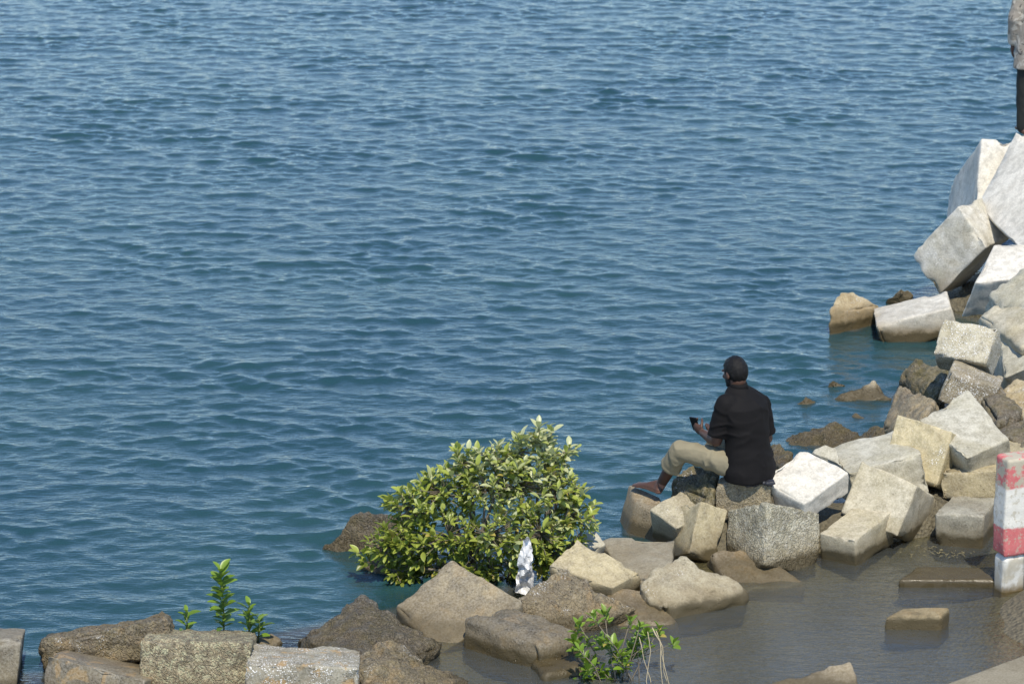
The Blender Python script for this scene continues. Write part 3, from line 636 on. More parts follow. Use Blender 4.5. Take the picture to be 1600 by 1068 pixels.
def frame(d, roll):
    d = Vector(d).normalized(); up = Vector((0, 0, 1))
    x = d.cross(up)
    if x.length < 1e-3: x = Vector((1, 0, 0))
    x.normalize(); z = x.cross(d)
    c, s = math.cos(roll), math.sin(roll)
    x2 = x*c+z*s; z2 = z*c-x*s
    return Matrix((x2, d, z2)).transposed()

def tube(pts, radii, n=5):
    pts = [Vector(p) for p in pts]; V = []; F = []
    for i, p in enumerate(pts):
        d = (pts[min(i+1, len(pts)-1)]-pts[max(i-1, 0)]).normalized()
        a = d.orthogonal().normalized() if abs(d.z) > .95 else d.cross(Vector((0, 0, 1))).normalized()
        b = d.cross(a)
        for k in range(n):
            t_ = 2*math.pi*k/n; V.append(p+(a*math.cos(t_)+b*math.sin(t_))*radii[i])
    for i in range(len(pts)-1):
        for k in range(n):
            F.append((i*n+k, i*n+(k+1) % n, (i+1)*n+(k+1) % n, (i+1)*n+k))
    F.append(tuple(range(n))[::-1]); F.append(tuple((len(pts)-1)*n+k for k in range(n)))
    return V, F

class Acc:
    def __init__(s): s.v = []; s.f = []; s.a = []
    def add(s, V, F, a=None):
        b = len(s.v); s.v += [tuple(p) for p in V]; s.f += [tuple(i+b for i in q) for q in F]
        if a is not None: s.a += [a]*len(V)
    def mesh(s, name, mat, origin=(0, 0, 0)):
        V = np.array(s.v, float)-np.array(origin); me = new_mesh(name, V, s.f, mat)
        if s.a:
            at = me.attributes.new('tint', 'FLOAT', 'POINT'); at.data.foreach_set('value', np.array(s.a, np.float32))
        return me

LEAF_MESH = {}
def shared_leaf(mat, q):
    k = (mat.name, q)
    if k not in LEAF_MESH:
        V, F = leaf_shape(.10+.08*(q % 3), .30+.12*(q % 4))
        me = new_mesh('leaf', V, F, mat)
        at = me.attributes.new('tint', 'FLOAT', 'POINT'); at.data.foreach_set('value', np.full(len(V), (q+.5)/10 if q < 10 else .995, np.float32))
        LEAF_MESH[k] = me
    return LEAF_MESH[k]

def put_leaves(root, leaves, mat, limit=300, rest_name='foliage'):
    """leaves: (position, direction, roll, length, tint); the nearest become leaf objects of their own, the rest one mesh"""
    o0 = Vector(root.location)
    leaves = sorted(leaves, key=lambda l: l[5])
    for p, d, r, ln, ti, _ in leaves[:limit]:
        o = obj('leaf', shared_leaf(mat, 10 if ti > .97 else min(9, int(ti*10))), root)
        M = frame(d, r).to_4x4(); o.matrix_local = Matrix.Translation(Vector(p)-o0) @ M @ Matrix.Scale(ln, 4)
    if len(leaves) > limit:
        A = Acc()
        for p, d, r, ln, ti, _ in leaves[limit:]:
            M = np.array(frame(d, r)); A.add((LV*ln)@M.T+np.array(p), LF, ti)
        o = obj(rest_name, A.mesh(rest_name, mat, root.location), root); o['kind'] = 'stuff'

def whorl(leaves, tip, ax, n, ln, rnd, tint, near=0.0, length=.10):
    ax = Vector(ax).normalized(); a = ax.orthogonal().normalized(); b = ax.cross(a)
    for i in range(n):
        t_ = 2.4*i+rnd.uniform(-.4, .4); q = i/max(1, n-1)
        out_ = a*math.cos(t_)+b*math.sin(t_)
        d = ax*(.35+.75*q)+out_*(1.0-.45*q)
        p = Vector(tip)-ax*length*(1-q)
        leaves.append((tuple(p), tuple(d), rnd.uniform(-.5, .5), ln*rnd.uniform(.75, 1.15), (.995 if rnd.random() < .02 else min(.96, max(0., tint+rnd.uniform(-.3, .3)))), p.y+rnd.uniform(0, .12)-.35*p.z))

# the big shrub
rnd = random.Random(11)
bc = np.mean(BUSH_BASE, axis=0); bush = empty('shrub', (bc[0], bc[1], bc[2]), 'large leafy green shrub growing out between the boulders', 'shrub')
leaves = []; ST = Acc(); TW = Acc()
cen = Vector((np.mean([l[0][0] for l in LOBES]), 19.45, .25))
for li, (c, r) in enumerate(LOBES):
    c = Vector(c); b = Vector(min(BUSH_BASE, key=lambda q: abs(q[0]-c.x)+rnd.uniform(0, .3)))
    mid = b.lerp(c, .5)+Vector((rnd.uniform(-.05, .05), rnd.uniform(-.08, .08), -.02+rnd.uniform(-.04, .08)))
    pts = [b, b.lerp(mid, .5)+Vector((0, 0, .02)), mid, mid.lerp(c, .55), c]
    ST.add(*tube(pts, [.016, .014, .011, .008, .005], 6))
    ntip = max(3, int(r*r*980)+2)
    for k in range(ntip):
        for _ in range(30):
            q = Vector((rnd.uniform(-1, 1), rnd.uniform(-1, 1), rnd.uniform(-1, 1)))
            if .25 < q.length < 1: break
        if rnd.random() < .3: q = q.normalized()*rnd.uniform(1.05, 1.5); q.z *= .72 if q.z > 0 else 1
        tip = c+Vector((q.x*r, q.y*max(r*.95, .10), q.z*r))
        ax = (tip-cen).normalized()*.55+q.normalized()*.5+Vector((0, -.15, .65))
        TW.add(*tube([c.lerp(tip, .1), c.lerp(tip, .6)+Vector((0, 0, -.01)), tip], [.005, .0035, .0022], 4))
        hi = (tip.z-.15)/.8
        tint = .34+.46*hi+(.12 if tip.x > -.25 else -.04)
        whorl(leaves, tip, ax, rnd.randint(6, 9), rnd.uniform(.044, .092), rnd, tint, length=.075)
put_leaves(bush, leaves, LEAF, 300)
obj('stem', ST.mesh('stem', BARK, bush.location), bush)
o = obj('twigs', TW.mesh('twigs', BARK, bush.location), bush); o['kind'] = 'stuff'

# leafy sprig at the near side of the pool
b0 = Vector(SPRIG_BASE[0]); sprig = empty('pool_sprig', SPRIG_BASE[0], 'straggly leafy sprig on thin grey stems rising from the pool', 'plant')
leaves = []; TW = Acc()
for i, tp in enumerate(SPRIG_TIPS):
    tp = Vector(tp); b = Vector(SPRIG_BASE[i % 3]); md = b.lerp(tp, .55)+Vector((rnd.uniform(-.03, .03), rnd.uniform(-.03, .03), .03))
    TW.add(*tube([b, b.lerp(md, .5), md, tp], [.006, .005, .004, .0025], 5))
    whorl(leaves, tp, (tp-md).normalized()*.5+Vector((rnd.uniform(-.4, .4), -.25, .6)), rnd.randint(8, 11), rnd.uniform(.062, .088), rnd, .5, length=.08)
    q_ = b.lerp(tp, rnd.uniform(.6, .82))+Vector((rnd.gauss(0, .05), rnd.gauss(0, .04), rnd.gauss(0, .03)))
    TW.add(*tube([md, q_], [.003, .002], 4)); whorl(leaves, q_, Vector((rnd.uniform(-.6, .6), -.3, .5)), rnd.randint(6, 8), rnd.uniform(.055, .08), rnd, .42, length=.06)
put_leaves(sprig, leaves, LEAF_Y)
obj('stem', TW.mesh('stem', BARK, sprig.location), sprig)

# seedlings behind the row of blocks
SLAB = ['tallest slender green seedling, many leaf pairs, behind the coarse aggregate block',
        'tiny green seedling between the long brown block and the tallest seedling',
        'short green seedling beside the tallest seedling',
        'smallest sprout of round leaves next to the short seedling']
for i, (b, tp) in enumerate(SEEDLINGS):
    b, tp = Vector(b), Vector(tp); root = empty('seedling', tuple(b), SLAB[i], 'plant', 'seedlings behind the near blocks'); leaves = []
    h = (tp-b).length; n = max(5, int(h/.030))
    A = Acc(); A.add(*tube([b, b.lerp(tp, .5)+Vector((.008, 0, 0)), tp], [.006, .005, .003], 6)); obj('stem', A.mesh('stem', STEMG, b), root)
    for k in range(n):
        q = .22+.78*k/(n-1); p = b.lerp(tp, q)
        for s in range(2 if h < .3 else 3):
            t_ = k*1.57+s*(3.14 if h < .3 else 2.1)+rnd.uniform(-.4, .4)
            d = Vector((math.cos(t_), math.sin(t_)*.9-.1, .25+.65*q+rnd.uniform(-.2, .3)))
            leaves.append((tuple(p), tuple(d), rnd.uniform(-.3, .3), rnd.uniform(.07, .125)*(1.1-.25*q), min(.95, max(.1, .42+rnd.uniform(-.25, .3)+.2*(q > .9))), p.y))
    put_leaves(root, leaves, LEAF_Y)

# dry straw hanging from the sprig
A = Acc()
for P in FIBRES:
    P = [Vector(p) for p in P]
    for k in range(1):
        o_ = Vector((rnd.gauss(0, .010), rnd.gauss(0, .012), rnd.gauss(0, .006))); pts = []
        for i in range(len(P)-1):
            for q in (0, .5): pts.append(P[i].lerp(P[i+1], q)+o_*(1+i*.6)+Vector((rnd.gauss(0, .003), 0, 0)))
        pts.append(P[-1]+o_*2)
        A.add(*tube(pts, [.0028]*len(pts), 4))
c = Vector(FIBRES[0][0])
tag(obj('straw_tangle', A.mesh('straw_tangle', simple_mat('dry_straw', (.50, .42, .27), .8), c), None, c), 'tangle of dry pale straw hanging beside the pool sprig', 'straw')

# crumpled silver wrapper
WR = simple_mat('silver_foil', (.60, .60, .59), .38, .0, metal=.15, var=.2, vscale=30)
top, l1, r1, l2, r2 = [np.array(p) for p in WRAPPER]
nu, nv = 16, 34; V = []
for j in range(nv):
    q = j/(nv-1)
    if q < .3: a, b = top+(l1-top)*q/.3, top+np.array([.012, 0, 0])+(r1-top)*q/.3
    else: a, b = l1+(l2-l1)*(q-.3)/.7, r1+(r2-r1)*(q-.3)/.7
    for i in range(nu): V.append(a+(b-a)*i/(nu-1))
V = np.array(V); n1 = fbm(V*13, 4, 2); n2 = np.abs(fbm(V*np.array((30, 20, 17)), 8, 2))
V[:, 1] += .045*n1-.040*n2; V[:, 0] += .010*fbm(V*30, 6, 2); V[:, 1] -= .02
F = [(j*nu+i, j*nu+i+1, (j+1)*nu+i+1, (j+1)*nu+i) for j in range(nv-1) for i in range(nu-1)]
c = V.mean(0); o = obj('crumpled_wrapper', new_mesh('crumpled_wrapper', V-c, F, WR, shade=False), None, c)
sm = o.modifiers.new('thickness', 'SOLIDIFY'); sm.thickness = .002
tag(o, 'crumpled shiny silver wrapper caught between two boulders below the shrub', 'litter')

# ------------------------------------------------------------------ barrier, ramp, debris
m, t, out = mat_new('painted_barrier'); N = NT(t)
v = N.n('TexCoord').outputs['Object']; z = N.n('SeparateXYZ', {0: v}).outputs[2]
zz = N.math('ADD', z, N.math('MULTIPLY', N.math('SUBTRACT', N.noise(v, 14, 4, .6), .5), .05))
red = N.mix(N.noise(v, 25, 4, .7), (.50, .085, .09), (.58, .21, .20)); wht = N.mix(N.noise(v, 20, 4, .6), (.72, .71, .66), (.55, .53, .46)); con = N.mix(N.noise(v, 18, 5, .7), (.50, .46, .36), (.36, .32, .24))
worn = N.step(N.noise(v, 9, 5, .7), .44, .52)
top_ = N.mix(worn, red, con)
leg_ = N.mix(N.math('MULTIPLY', N.step(N.noise(v, 6, 4, .6), .42, .55), .85), wht, con)
c = N.mix(N.step(zz, .255, .268), leg_, red); c = N.mix(N.step(zz, .46, .475), c, wht); c = N.mix(N.step(zz, .74, .765), c, top_)
c = N.mix(N.math('MULTIPLY', N.step(N.noise(v, 22, 6, .75), .53, .6), .75), c, con)
c = N.mix(N.math('SUBTRACT', 1., N.step(zz, .0, .07)), c, (.16, .12, .06))
principled(N, out, **{'Base Color': c, 'Roughness': .75, 'Normal': N.n('Bump', {'Strength': .4, 'Distance': .01, 'Height': N.noise(v, 50, 5, .7)}).outputs[0]})
PAINT = m
bar = empty('concrete_barrier', (BARRIER_L[0], BARRIER_L[1], 0), 'concrete barrier with peeling red and white painted bands at the pool edge', 'barrier')
bar.rotation_euler = (0, 0, rad(24))
def box_part(name, lo, hi, mat, parent, bev=.02, amp=.003, seed=1, n=9):
    x0, y0, z0 = lo; x1, y1, z1 = hi
    cor = [(x0, y0, z1), (x0, y1, z1), (x1, y1, z1), (x1, y0, z1), (x0, y0, z0), (x0, y1, z0), (x1, y1, z0), (x1, y0, z0)]
    c0, W, Fc = block_mesh(cor, seed, amp, bev, .01, n)
    return obj(name, new_mesh(name, W+c0, Fc, mat), parent)
box_part('beam', (0, 0, .262), (2.2, .16, .96), PAINT, bar, .022, .004, 31, 25)
for k, x in enumerate((.012, 1.0, 1.98)): box_part('leg', (x, .012, -.12), (x+.18, .148, .258), PAINT, bar, .035, .004, 41+k)

RAMPM = rock_mat('ramp_concrete', (.36, .345, .30), (.27, .255, .21), stain_amt=.25, pit=.15, bump=.25, stain=(.22, .19, .13), band=.5)
cor = [RAMP[0], RAMP[1], RAMP[2], RAMP[3]]; cor = cor+[(p[0], p[1], -.25) for p in cor]
c0, W, Fc = block_mesh(cor, 77, .002, .03, .002, 31)
tag(obj('concrete_ramp', new_mesh('concrete_ramp', W, Fc, RAMPM), None, tuple(c0)), 'smooth pale concrete ramp edge sloping beside the pool', 'ramp')

A = Acc()
for p in DEBRIS:
    for k in range(9):
        q = Vector(p)+Vector((rnd.gauss(0, .05), rnd.gauss(0, .02), 0)); q.z = .012+abs(rnd.gauss(0, .012))
        d = Vector((rnd.gauss(0, 1), rnd.gauss(0, .6), rnd.gauss(0, .15))).normalized()*rnd.uniform(.012, .045)
        A.add(*tube([q, q+d*.5+Vector((0, 0, .004)), q+d], [.002, .003, .0015], 4))
tag(obj('washed_up_debris', A.mesh('washed_up_debris', simple_mat('pale_debris', (.20, .17, .09), .8, var=.5, vscale=9))), 'pale washed up plant debris along the foot of the level block', 'debris', kind='stuff')

# ------------------------------------------------------------------ people
SKIN = simple_mat('dark_skin', (.085, .043, .029), .48, .15, 180, .22, 20)
_n = NT(SKIN.node_tree); _p = [q for q in SKIN.node_tree.nodes if q.type == 'BSDF_PRINCIPLED'][0]
_c = _p.inputs['Base Color'].links[0].from_socket
SKIN.node_tree.links.new(_n.mix(_n.n('Attribute', attribute_name='sole').outputs['Fac'], _c, (.36, .18, .13)), _p.inputs['Base Color'])
HAIR = simple_mat('black_hair', (.006, .0055, .0055), .5, .6, 160, spec=.25)
SHIRT = simple_mat('black_shirt', (.0085, .008, .0085), .8, .25, 22, .2, 6, spec=.15)
KHAKI = simple_mat('khaki_cloth', (.235, .208, .140), .85, .45, 26, .16, 8, spec=.2)
BLACKP = simple_mat('black_plastic', (.012, .012, .014), .25)
GLASS = simple_mat('phone_glass', (.03, .035, .05), .08)

def ball(c, r, n=12):
    """ellipsoid; r is a 3x3 matrix or three radii"""
    R = np.diag(r) if np.ndim(r) == 1 else np.array(r)
    V = [np.array(c)+R@np.array((0, 0, 1.))]; F = []; m_ = n; k_ = 2*n
    for i in range(1, m_):
        for j in range(k_):
            a, b = math.pi*i/m_, 2*math.pi*j/k_
            V.append(np.array(c)+R@np.array((math.sin(a)*math.cos(b), math.sin(a)*math.sin(b), math.cos(a))))
    V.append(np.array(c)-R@np.array((0, 0, 1.)))
    for j in range(k_): F.append((0, 1+j, 1+(j+1) % k_))
    for i in range(m_-2):
        for j in range(k_):
            F.append((1+i*k_+j, 1+(i+1)*k_+j, 1+(i+1)*k_+(j+1) % k_, 1+i*k_+(j+1) % k_))
    e = len(V)-1; s = 1+(m_-2)*k_
    for j in range(k_): F.append((e, s+(j+1) % k_, s+j))
    return V, F
def limb(A, pts, radii):
    """tapered limb: rings along the line and a ball at each joint"""
    pts = [np.array(p, float) for p in pts]
    for i in range(len(pts)-1):
        A.add(*tube([tuple(pts[i]), tuple(pts[i]*.5+pts[i+1]*.5), tuple(pts[i+1])], [radii[i], (radii[i]+radii[i+1])/2, radii[i+1]], 16))
    for p, r in zip(pts, radii): A.add(*ball(p, (r*.995,)*3, 8))
def loft(A, rings, n=28):
    """rings: (centre, side vector, front vector)"""
    V = []; F = []
    for c, a, b in rings:
        for k in range(n):
            t_ = 2*math.pi*k/n; V.append(np.array(c)+np.array(a)*math.cos(t_)+np.array(b)*math.sin(t_))
    for i in range(len(rings)-1):
        for k in range(n): F.append((i*n+k, i*n+(k+1) % n, (i+1)*n+(k+1) % n, (i+1)*n+k))
    F.append(tuple(range(n))[::-1]); F.append(tuple((len(rings)-1)*n+k for k in range(n)))
    A.add(V, F)
def fuse(A, name, mat, voxel, smooth_it, parent, origin, wrinkle=0., wscale=(12, 12, 12), seed=1, soles=None):
    """one continuous skin over all the shapes in A"""
    me = new_mesh(name, np.array(A.v), A.f); o = obj('tmp', me)
    r = o.modifiers.new('r', 'REMESH'); r.mode = 'VOXEL'; r.voxel_size = voxel
    if smooth_it:
        s = o.modifiers.new('s', 'SMOOTH'); s.factor = .5; s.iterations = smooth_it
    dg = bpy.context.evaluated_depsgraph_get(); dg.update()
    m2 = bpy.data.meshes.new_from_object(o.evaluated_get(dg)); bpy.data.objects.remove(o)
    m2.name = name; m2.materials.clear(); m2.materials.append(mat)
    co = np.zeros(len(m2.vertices)*3, np.float32); m2.vertices.foreach_get('co', co); co = co.reshape(-1, 3).astype(float)
    if wrinkle:
        nr = np.zeros(len(m2.vertices)*3, np.float32); m2.vertices.foreach_get('normal', nr); nr = nr.reshape(-1, 3)
        q = co*np.array(wscale); q[:, 0] += .6*vnoise(co*7, seed+3); q[:, 2] += .8*vnoise(co*6, seed+4)
        w_ = (1-np.abs(fbm(q, seed, 2)))**2-.45
        co = co+nr*(wrinkle*w_)[:, None]
    if soles is not None:
        nr = np.zeros(len(m2.vertices)*3, np.float32); m2.vertices.foreach_get('normal', nr); nr = nr.reshape(-1, 3)
        f_ = np.zeros(len(co))
        for a_, b_ in soles:
            d_ = b_-a_; t_ = np.clip(((co-a_)@d_)/(d_@d_), 0, 1); q_ = np.linalg.norm(a_+t_[:, None]*d_-co, axis=1)
            f_ = np.maximum(f_, (q_ < .075)*smooth(-nr[:, 2], -.15, .35))
        at = m2.attributes.new('sole', 'FLOAT', 'POINT'); at.data.foreach_set('value', f_.astype(np.float32))
    co = co-np.array(origin); m2.vertices.foreach_set('co', co.reshape(-1).astype(np.float32)); m2.update()
    m2.polygons.foreach_set('use_smooth', [True]*len(m2.polygons))
    return obj(name, m2, parent)
P = {k: np.array(v_) for k, v_ in J.items()}
nz = lambda v_: np.array(v_, float)/np.linalg.norm(v_)
UPV = np.array((0, 0, 1.))

def head_shapes(A, c, fw, up, k=1.0):
    """skull, jaw, nose, brow, lips and ears round c; fw = where the face looks"""
    fw = nz(fw); sd_ = nz(np.cross(fw, up)); up = np.cross(sd_, fw)
    B3 = np.stack([sd_, fw, up], 1)
    E3 = lambda off, r: A.add(*ball(np.array(c)+B3@np.array(off)*k, B3@np.diag(np.array(r)*k), 12))
    E3((0, -.012, .030), (.076, .097, .086)); E3((0, .018, -.022), (.066, .074, .078)); E3((0, .030, -.070), (.050, .056, .040)); E3((0, .066, -.092), (.024, .020, .018))
    E3((0, .088, .022), (.052, .014, .014)); E3((0, .098, -.018), (.012, .016, .030)); E3((0, .108, -.034), (.018, .014, .011)); E3((0, .086, -.062), (.026, .012, .011))
    for s in (-1, 1):
        E3((s*.078, -.012, -.010), (.010, .020, .032)); E3((s*.036, .074, -.018), (.022, .016, .018))
    return B3

def hand_shapes(A, wri, knk, palm_n, curl, k=1.0):
    """palm with four fingers of different lengths and a thumb leaving its side; palm_n looks out of the palm"""
    d = nz(knk-wri); pn = nz(palm_n-d*np.dot(palm_n, d)); sdv = np.cross(d, pn); L_ = .092*k
    ctr = wri+d*L_*.55
    Bm = np.stack([sdv, d, pn], 1); A.add(*ball(ctr, Bm@np.diag((.041*k, .054*k, .0165*k)), 10))
    for i, ln in enumerate((.068, .077, .071, .055)):
        o_ = (i-1.5)*.0195*k; p = wri+d*L_*(.94-.02*abs(i-1.2))+sdv*o_; ang = 0.; pts = [p]; dd = d
        for q, seg in enumerate((.45, .32, .23)):
            ang += curl*(.8, 1.0, .7)[q]; dd = d*math.cos(ang)+pn*math.sin(ang); p = p+dd*ln*k*seg; pts.append(p)
        limb(A, pts, [.0092*k, .0086*k, .008*k, .0068*k])
    p = wri+d*L_*.25-sdv*.034*k; t1 = nz(d*.55-sdv*.65+pn*.55); t2 = nz(d*.8+sdv*.1+pn*.6)
    limb(A, [p, p+t1*.038*k, p+t1*.038*k+t2*.028*k, p+t1*.038*k+t2*.050*k], [.0125*k, .0105*k, .0095*k, .0075*k])

def foot_shapes(A, ank, heel, ball_, toe):
    up = UPV; d = nz(toe-heel); sdv = nz(np.cross(d, up))
    A.add(*ball(heel+np.array((0, 0, .012)), (.030, .030, .028), 8))
    limb(A, [ank, heel*.55+ank*.45+d*.01, heel+d*.02+up*.012], [.037, .036, .028])
    loft(A, [(heel+d*.0+up*.010, sdv*.024, up*.02), (heel+d*.06+up*.020, sdv*.030, up*.032), (heel*.45+ball_*.55+up*.022, sdv*.036, up*.028), (ball_+up*.008, sdv*.045, up*.019), (ball_*.4+toe*.6, sdv*.042, up*.012)], 20)
    limb(A, [ank+d*.02, heel*.5+ball_*.5+up*.03], [.033, .024])
    for i, (ln, r) in enumerate(((.050, .0125), (.046, .0095), (.042, .009), (.036, .0085), (.029, .008))):
        b = ball_+sdv*(.034-.0175*i)*FOOT_SIGN[0]+d*(.01-.006*i); limb(A, [b, b+d*ln*.6+up*.004, b+d*ln], [r*1.1, r, r*.85])
FOOT_SIGN = [1]

# ---- person sitting on the flat block
org = (P['pelvis'][0], P['pelvis'][1], .5)
man = empty('person', org, 'person in black shirt and rolled khaki trousers sitting barefoot, holding a phone', 'person')
fwd = nz((-.72, .69, 0)); rgt = nz(np.cross(fwd, UPV))
A = Acc()
face = nz((-.56, .79, -.26)); hc = P['head']+np.array((0, 0, -.004))
B3 = head_shapes(A, hc, face, UPV, .97)
limb(A, [P['neck0']-UPV*.04, P['neck1'], hc+B3@np.array((0, -.03, -.05))], [.062, .057, .056])
limb(A, [P['chest'], P['neck0']-UPV*.05], [.09, .08])
limb(A, [P['pelvis'], P['waist'], P['chest']], [.10, .10, .10])
for s in ('l', 'r'):
    FOOT_SIGN[0] = 1 if s == 'l' else -1
    limb(A, [P[s+'sh'], P[s+'elb']], [.052, .043]); limb(A, [P['chest']+UPV*.06, P[s+'sh']], [.07, .055])
    e, w_ = P[s+'elb'], P[s+'wri']; limb(A, [e, e+(w_-e)*.3, e+(w_-e)*.7, w_], [.043, .045, .035, .028])
    limb(A, [P[s+'hip'], P[s+'knee']], [.07, .05])
    k_, a_ = P[s+'knee'], P[s+'ank']; back = nz(np.cross(np.cross(a_-k_, fwd), a_-k_))*-.012
    limb(A, [k_, k_+(a_-k_)*.3+back, k_+(a_-k_)*.65, a_], [.052, .056, .043, .036])
    toe = P['ltoe'] if s == 'l' else P['rtoe']; hl = P[s+'heel']
    foot_shapes(A, a_, hl, hl+(toe-hl)*.72, toe)
lk = P['lhand']; hand_shapes(A, P['lwri'], lk, nz((.25, .9, .30)), .62)
hand_shapes(A, P['rwri'], P['rhand'], nz((-.3, -.2, .9)), .35)
body = fuse(A, 'body', SKIN, .0062, 5, man, org, soles=[(P['lheel'], P['ltoe']), (P['rheel'], P['rtoe'])])
# hair, beard
A = Acc(); A.add(*ball(hc+B3@np.array((0, -.014, .016))*.97, B3@np.diag(np.array((.083, .104, .107))*.97), 40))
V = np.array(A.v); loc = (V-hc)@B3
keep = loc[:, 2] > np.where(loc[:, 1] > .02, .052, np.where(loc[:, 1] > -.035, -.016+.5*(loc[:, 1]+.035), -.100))
V = np.where(keep[:, None], hc+(V-hc)*(1+.03*fbm(V*70, 2, 2))[:, None], hc+(V-hc)*.90)
hair = obj('hair', new_mesh('hair', V-np.array(org), A.f, HAIR), man)
A = Acc()
for off, r in (((0, .046, -.082), (.050, .044, .030)), ((-.050, .02, -.052), (.018, .034, .036)), ((.050, .02, -.052), (.018, .034, .036))):
    A.add(*ball(hc+B3@np.array(off)*.97, B3@np.diag(r), 10))
fuse(A, 'beard', HAIR, .006, 4, man, org)
for s in (-1, 1):
    A = Acc(); A.add(*ball(hc+B3@np.array((s*.034, .079, .006))*.97, (.011, .011, .009), 8)); obj('eye', new_mesh('eye', np.array(A.v)-np.array(org), A.f, simple_mat('eye_white', (.6, .57, .52), .2)), man)
# shirt
A = Acc()
pel, wst, che, nk = P['pelvis'], P['waist'], P['chest'], P['neck0']
back = -fwd
lean = lambda z, s: None
loft(A, [(pel+UPV*-.092+back*.022, rgt*.216, fwd*.160), (pel+UPV*-.03+back*.02, rgt*.218, fwd*.160), (pel+UPV*.06+back*.012, rgt*.198, fwd*.150), (wst+back*.01, rgt*.176, fwd*.140), (wst*.5+che*.5+back*.018, rgt*.186, fwd*.140),
         (che+back*.025, rgt*.196, fwd*.138), (che+UPV*.07+back*.025, rgt*.195, fwd*.125), (che*.35+nk*.65+back*.02, rgt*.178, fwd*.108), (nk+UPV*-.018+back*.012, rgt*.118, fwd*.085), (nk+UPV*.004, rgt*.078, fwd*.072), (nk+UPV*.02, rgt*.066, fwd*.066)], 32)
for s in ('l', 'r'):
    sh, el = P[s+'sh'], P[s+'elb']; end = sh+(el-sh)*.86
    limb(A, [sh+(che-sh)*.18+UPV*.01, sh], [.080, .071]); limb(A, [sh, sh+(el-sh)*.45], [.071, .071])
    d = nz(el-sh); a = nz(np.cross(d, UPV)); b = np.cross(d, a)
    loft(A, [(sh+(el-sh)*.3, a*.074, b*.074), (sh+(el-sh)*.6, a*.071, b*.071), (end, a*.070, b*.072)], 20)
shirt = fuse(A, 'shirt', SHIRT, .0085, 5, man, org, .010, (6, 6, 11), 3)
A = Acc(); loft(A, [(nk+UPV*.002, rgt*.072, fwd*.072), (nk+UPV*.028+fwd*.004, rgt*.064, fwd*.066), (nk+UPV*.040+fwd*.006, rgt*.0625, fwd*.0645)], 24)
obj('collar', new_mesh('collar', np.array(A.v)-np.array(org), A.f, SHIRT), shirt).location = (0, 0, 0)
# trousers
A = Acc()
limb(A, [P['lhip'], P['rhip']], [.112, .112]); limb(A, [pel+UPV*.03, pel], [.135, .13])
for s in ('l', 'r'):
    h_, k_, a_ = P[s+'hip'], P[s+'knee'], P[s+'ank']
    limb(A, [h_, h_+(k_-h_)*.55, k_], [.102, .085, .069])
    e = k_+(a_-k_)*.50; d = nz(a_-k_); a = nz(np.cross(d, rgt)); b = np.cross(d, a)
    limb(A, [k_, k_+(a_-k_)*.2], [.069, .069])
    loft(A, [(k_+(a_-k_)*.1, a*.073, b*.073), (k_+(a_-k_)*.3, a*.075, b*.074), (e-d*.03, a*.074, b*.072), (e-d*.028, a*.079, b*.077), (e, a*.078, b*.076)], 20)
trs = fuse(A, 'trousers', KHAKI, .0078, 4, man, org, .013, (10, 10, 7), 9)
# phone
ph = empty('phone', tuple(P['lhand']+np.array((-.014, .016, .024))), 'black mobile phone held in the left hand of the sitting person', 'phone')
d = nz((-.25, -.25, .80)); n_ = nz((-.55, -.75, -.1)); n_ = nz(n_-d*np.dot(n_, d)); a = np.cross(d, n_)
def slab_part(name, c, hw, hh, ht, mat, parent):
    V = [np.array(c)+a*x*hw+d*y*hh+n_*z_*ht for x in (-1, 1) for y in (-1, 1) for z_ in (-1, 1)]
    F = [(0, 1, 3, 2), (4, 6, 7, 5), (0, 4, 5, 1), (2, 3, 7, 6), (0, 2, 6, 4), (1, 5, 7, 3)]
    o = obj(name, new_mesh(name, V, F, mat, False), parent); bv = o.modifiers.new('b', 'BEVEL'); bv.width = .003; bv.segments = 2
    return o
slab_part('case', (0, 0, 0),   .030, .060, .0048, BLACKP, ph); slab_part('screen', -n_*.0056,   .0275, .056, .0007, GLASS, ph)
# crumpled dark cloth on the seat
A = Acc(); c = pel+np.array((.06, -.10, -.095))
for k in range(16): A.add(*ball(c+np.array((rnd.uniform(-.10, .12), rnd.uniform(-.06, .06), rnd.uniform(-.01, .012))), (rnd.uniform(.03, .05), rnd.uniform(.02, .04), rnd.uniform(.010, .02)), 8))
root = tuple(c)
cl = fuse(A, 'dark_cloth', simple_mat('dark_blue_cloth', (.022, .024, .032), .5, .5, 40), .007, 2, None, root, .012, (30, 30, 20), 5); cl.location = root
tag(cl, 'crumpled dark cloth lying under the hem of the black shirt', 'cloth')

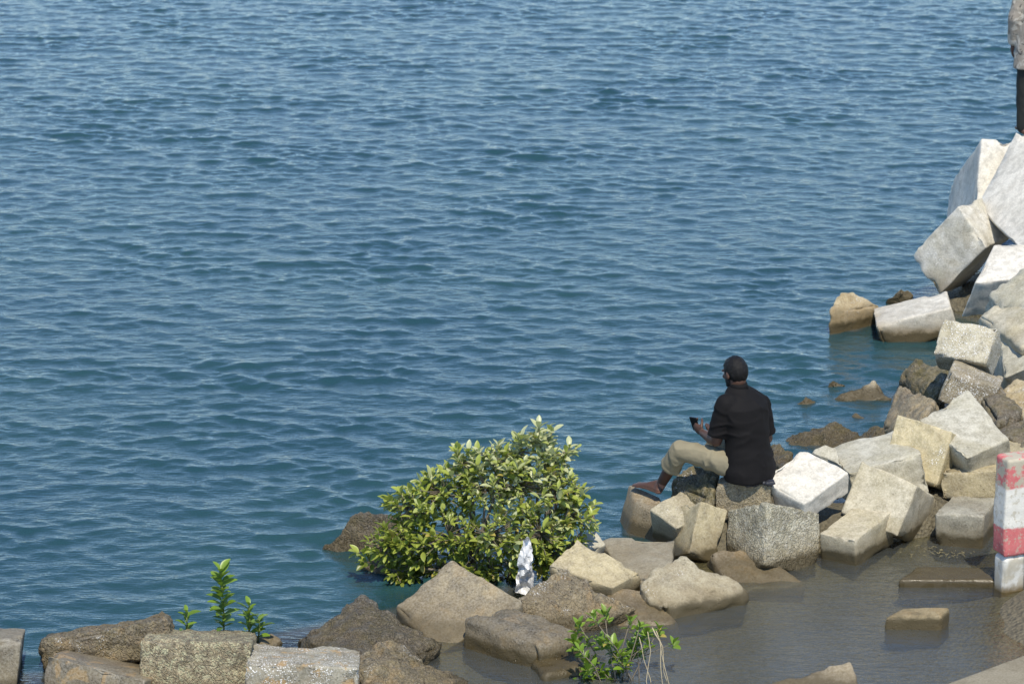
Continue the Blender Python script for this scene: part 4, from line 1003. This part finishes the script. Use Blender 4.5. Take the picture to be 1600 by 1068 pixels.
# ---- person standing on the high stack
so = np.array(STANDER); so = np.array((so[0], so[1], 1.27))
stp = empty('person', tuple(so), 'person in pale patterned shirt and black trousers standing on the high stack', 'person')
m, t, out = mat_new('patterned_shirt'); N = NT(t); v = N.n('TexCoord').outputs['Object']
c = N.mix(N.step(N.noise(v, 9, 3, .6, 1.5), .44, .52), (.45, .42, .36), (.27, .24, .20)); c = N.mix(N.step(N.noise(v, 16, 3, .6, 2.), .60, .66), c, (.055, .05, .045))
principled(N, out, **{'Base Color': c, 'Roughness': .85}); PATT = m
A = Acc(); T = lambda x, y, z_: so+np.array((x, y, z_))
Bh = head_shapes(A, T(0, .03, 1.60), (-.6, .8, 0), UPV, 1.03)
limb(A, [T(0, 0, 1.36), T(0, .02, 1.52)], [.06, .056]); limb(A, [T(0, 0, .95), T(0, 0, 1.3)], [.11, .11])
for s in (-1, 1):
    limb(A, [T(0, 0, 1.36), T(s*.18, 0, 1.38)], [.07, .055]); limb(A, [T(s*.18, 0, 1.38), T(s*.235, -.02, 1.09), T(s*.225, .06, .84)], [.05, .042, .028])
    hand_shapes(A, T(s*.225, .06, .84), T(s*.225, .08, .75), np.array((-s, .1, 0.)), .3)
    limb(A, [T(s*.1, 0, .92), T(s*.1, .01, .50), T(s*.1, -.01, .09)], [.07, .05, .036])
    FOOT_SIGN[0] = s; foot_shapes(A, T(s*.1, -.01, .09), T(s*.1, -.05, .02), T(s*.105, .13, .018), T(s*.105, .20, .016))
fuse(A, 'body', SKIN, .0075, 4, stp, so)
A = Acc(); A.add(*ball(T(0, .016, 1.64), Bh@np.diag((.083, .103, .090)), 16)); obj('hair', new_mesh('hair', np.array(A.v)-so, A.f, HAIR), stp)
A = Acc(); loft(A, [(T(0, 0, .62), (.225, 0, 0), (0, .16, 0)), (T(0, 0, .9), (.205, 0, 0), (0, .15, 0)), (T(0, 0, 1.15), (.195, 0, 0), (0, .145, 0)), (T(0, 0, 1.34), (.19, 0, 0), (0, .12, 0)), (T(0, 0, 1.43), (.09, 0, 0), (0, .08, 0))], 28)
for s in (-1, 1): limb(A, [T(s*.16, 0, 1.36), T(s*.232, -.02, 1.09), T(s*.226, .05, .87)], [.075, .064, .05])
fuse(A, 'shirt', PATT, .012, 4, stp, so, .006, (8, 8, 5), 13)
A = Acc()
for s in (-1, 1): limb(A, [T(s*.09, 0, .88), T(s*.10, 0, .48), T(s*.10, -.01, .07)], [.105, .082, .066])
limb(A, [T(0, 0, .92), T(0, 0, .86)], [.14, .13])
fuse(A, 'trousers', simple_mat('black_trousers', (.016, .018, .016), .85), .012, 3, stp, so, .010, (10, 10, 6), 15)
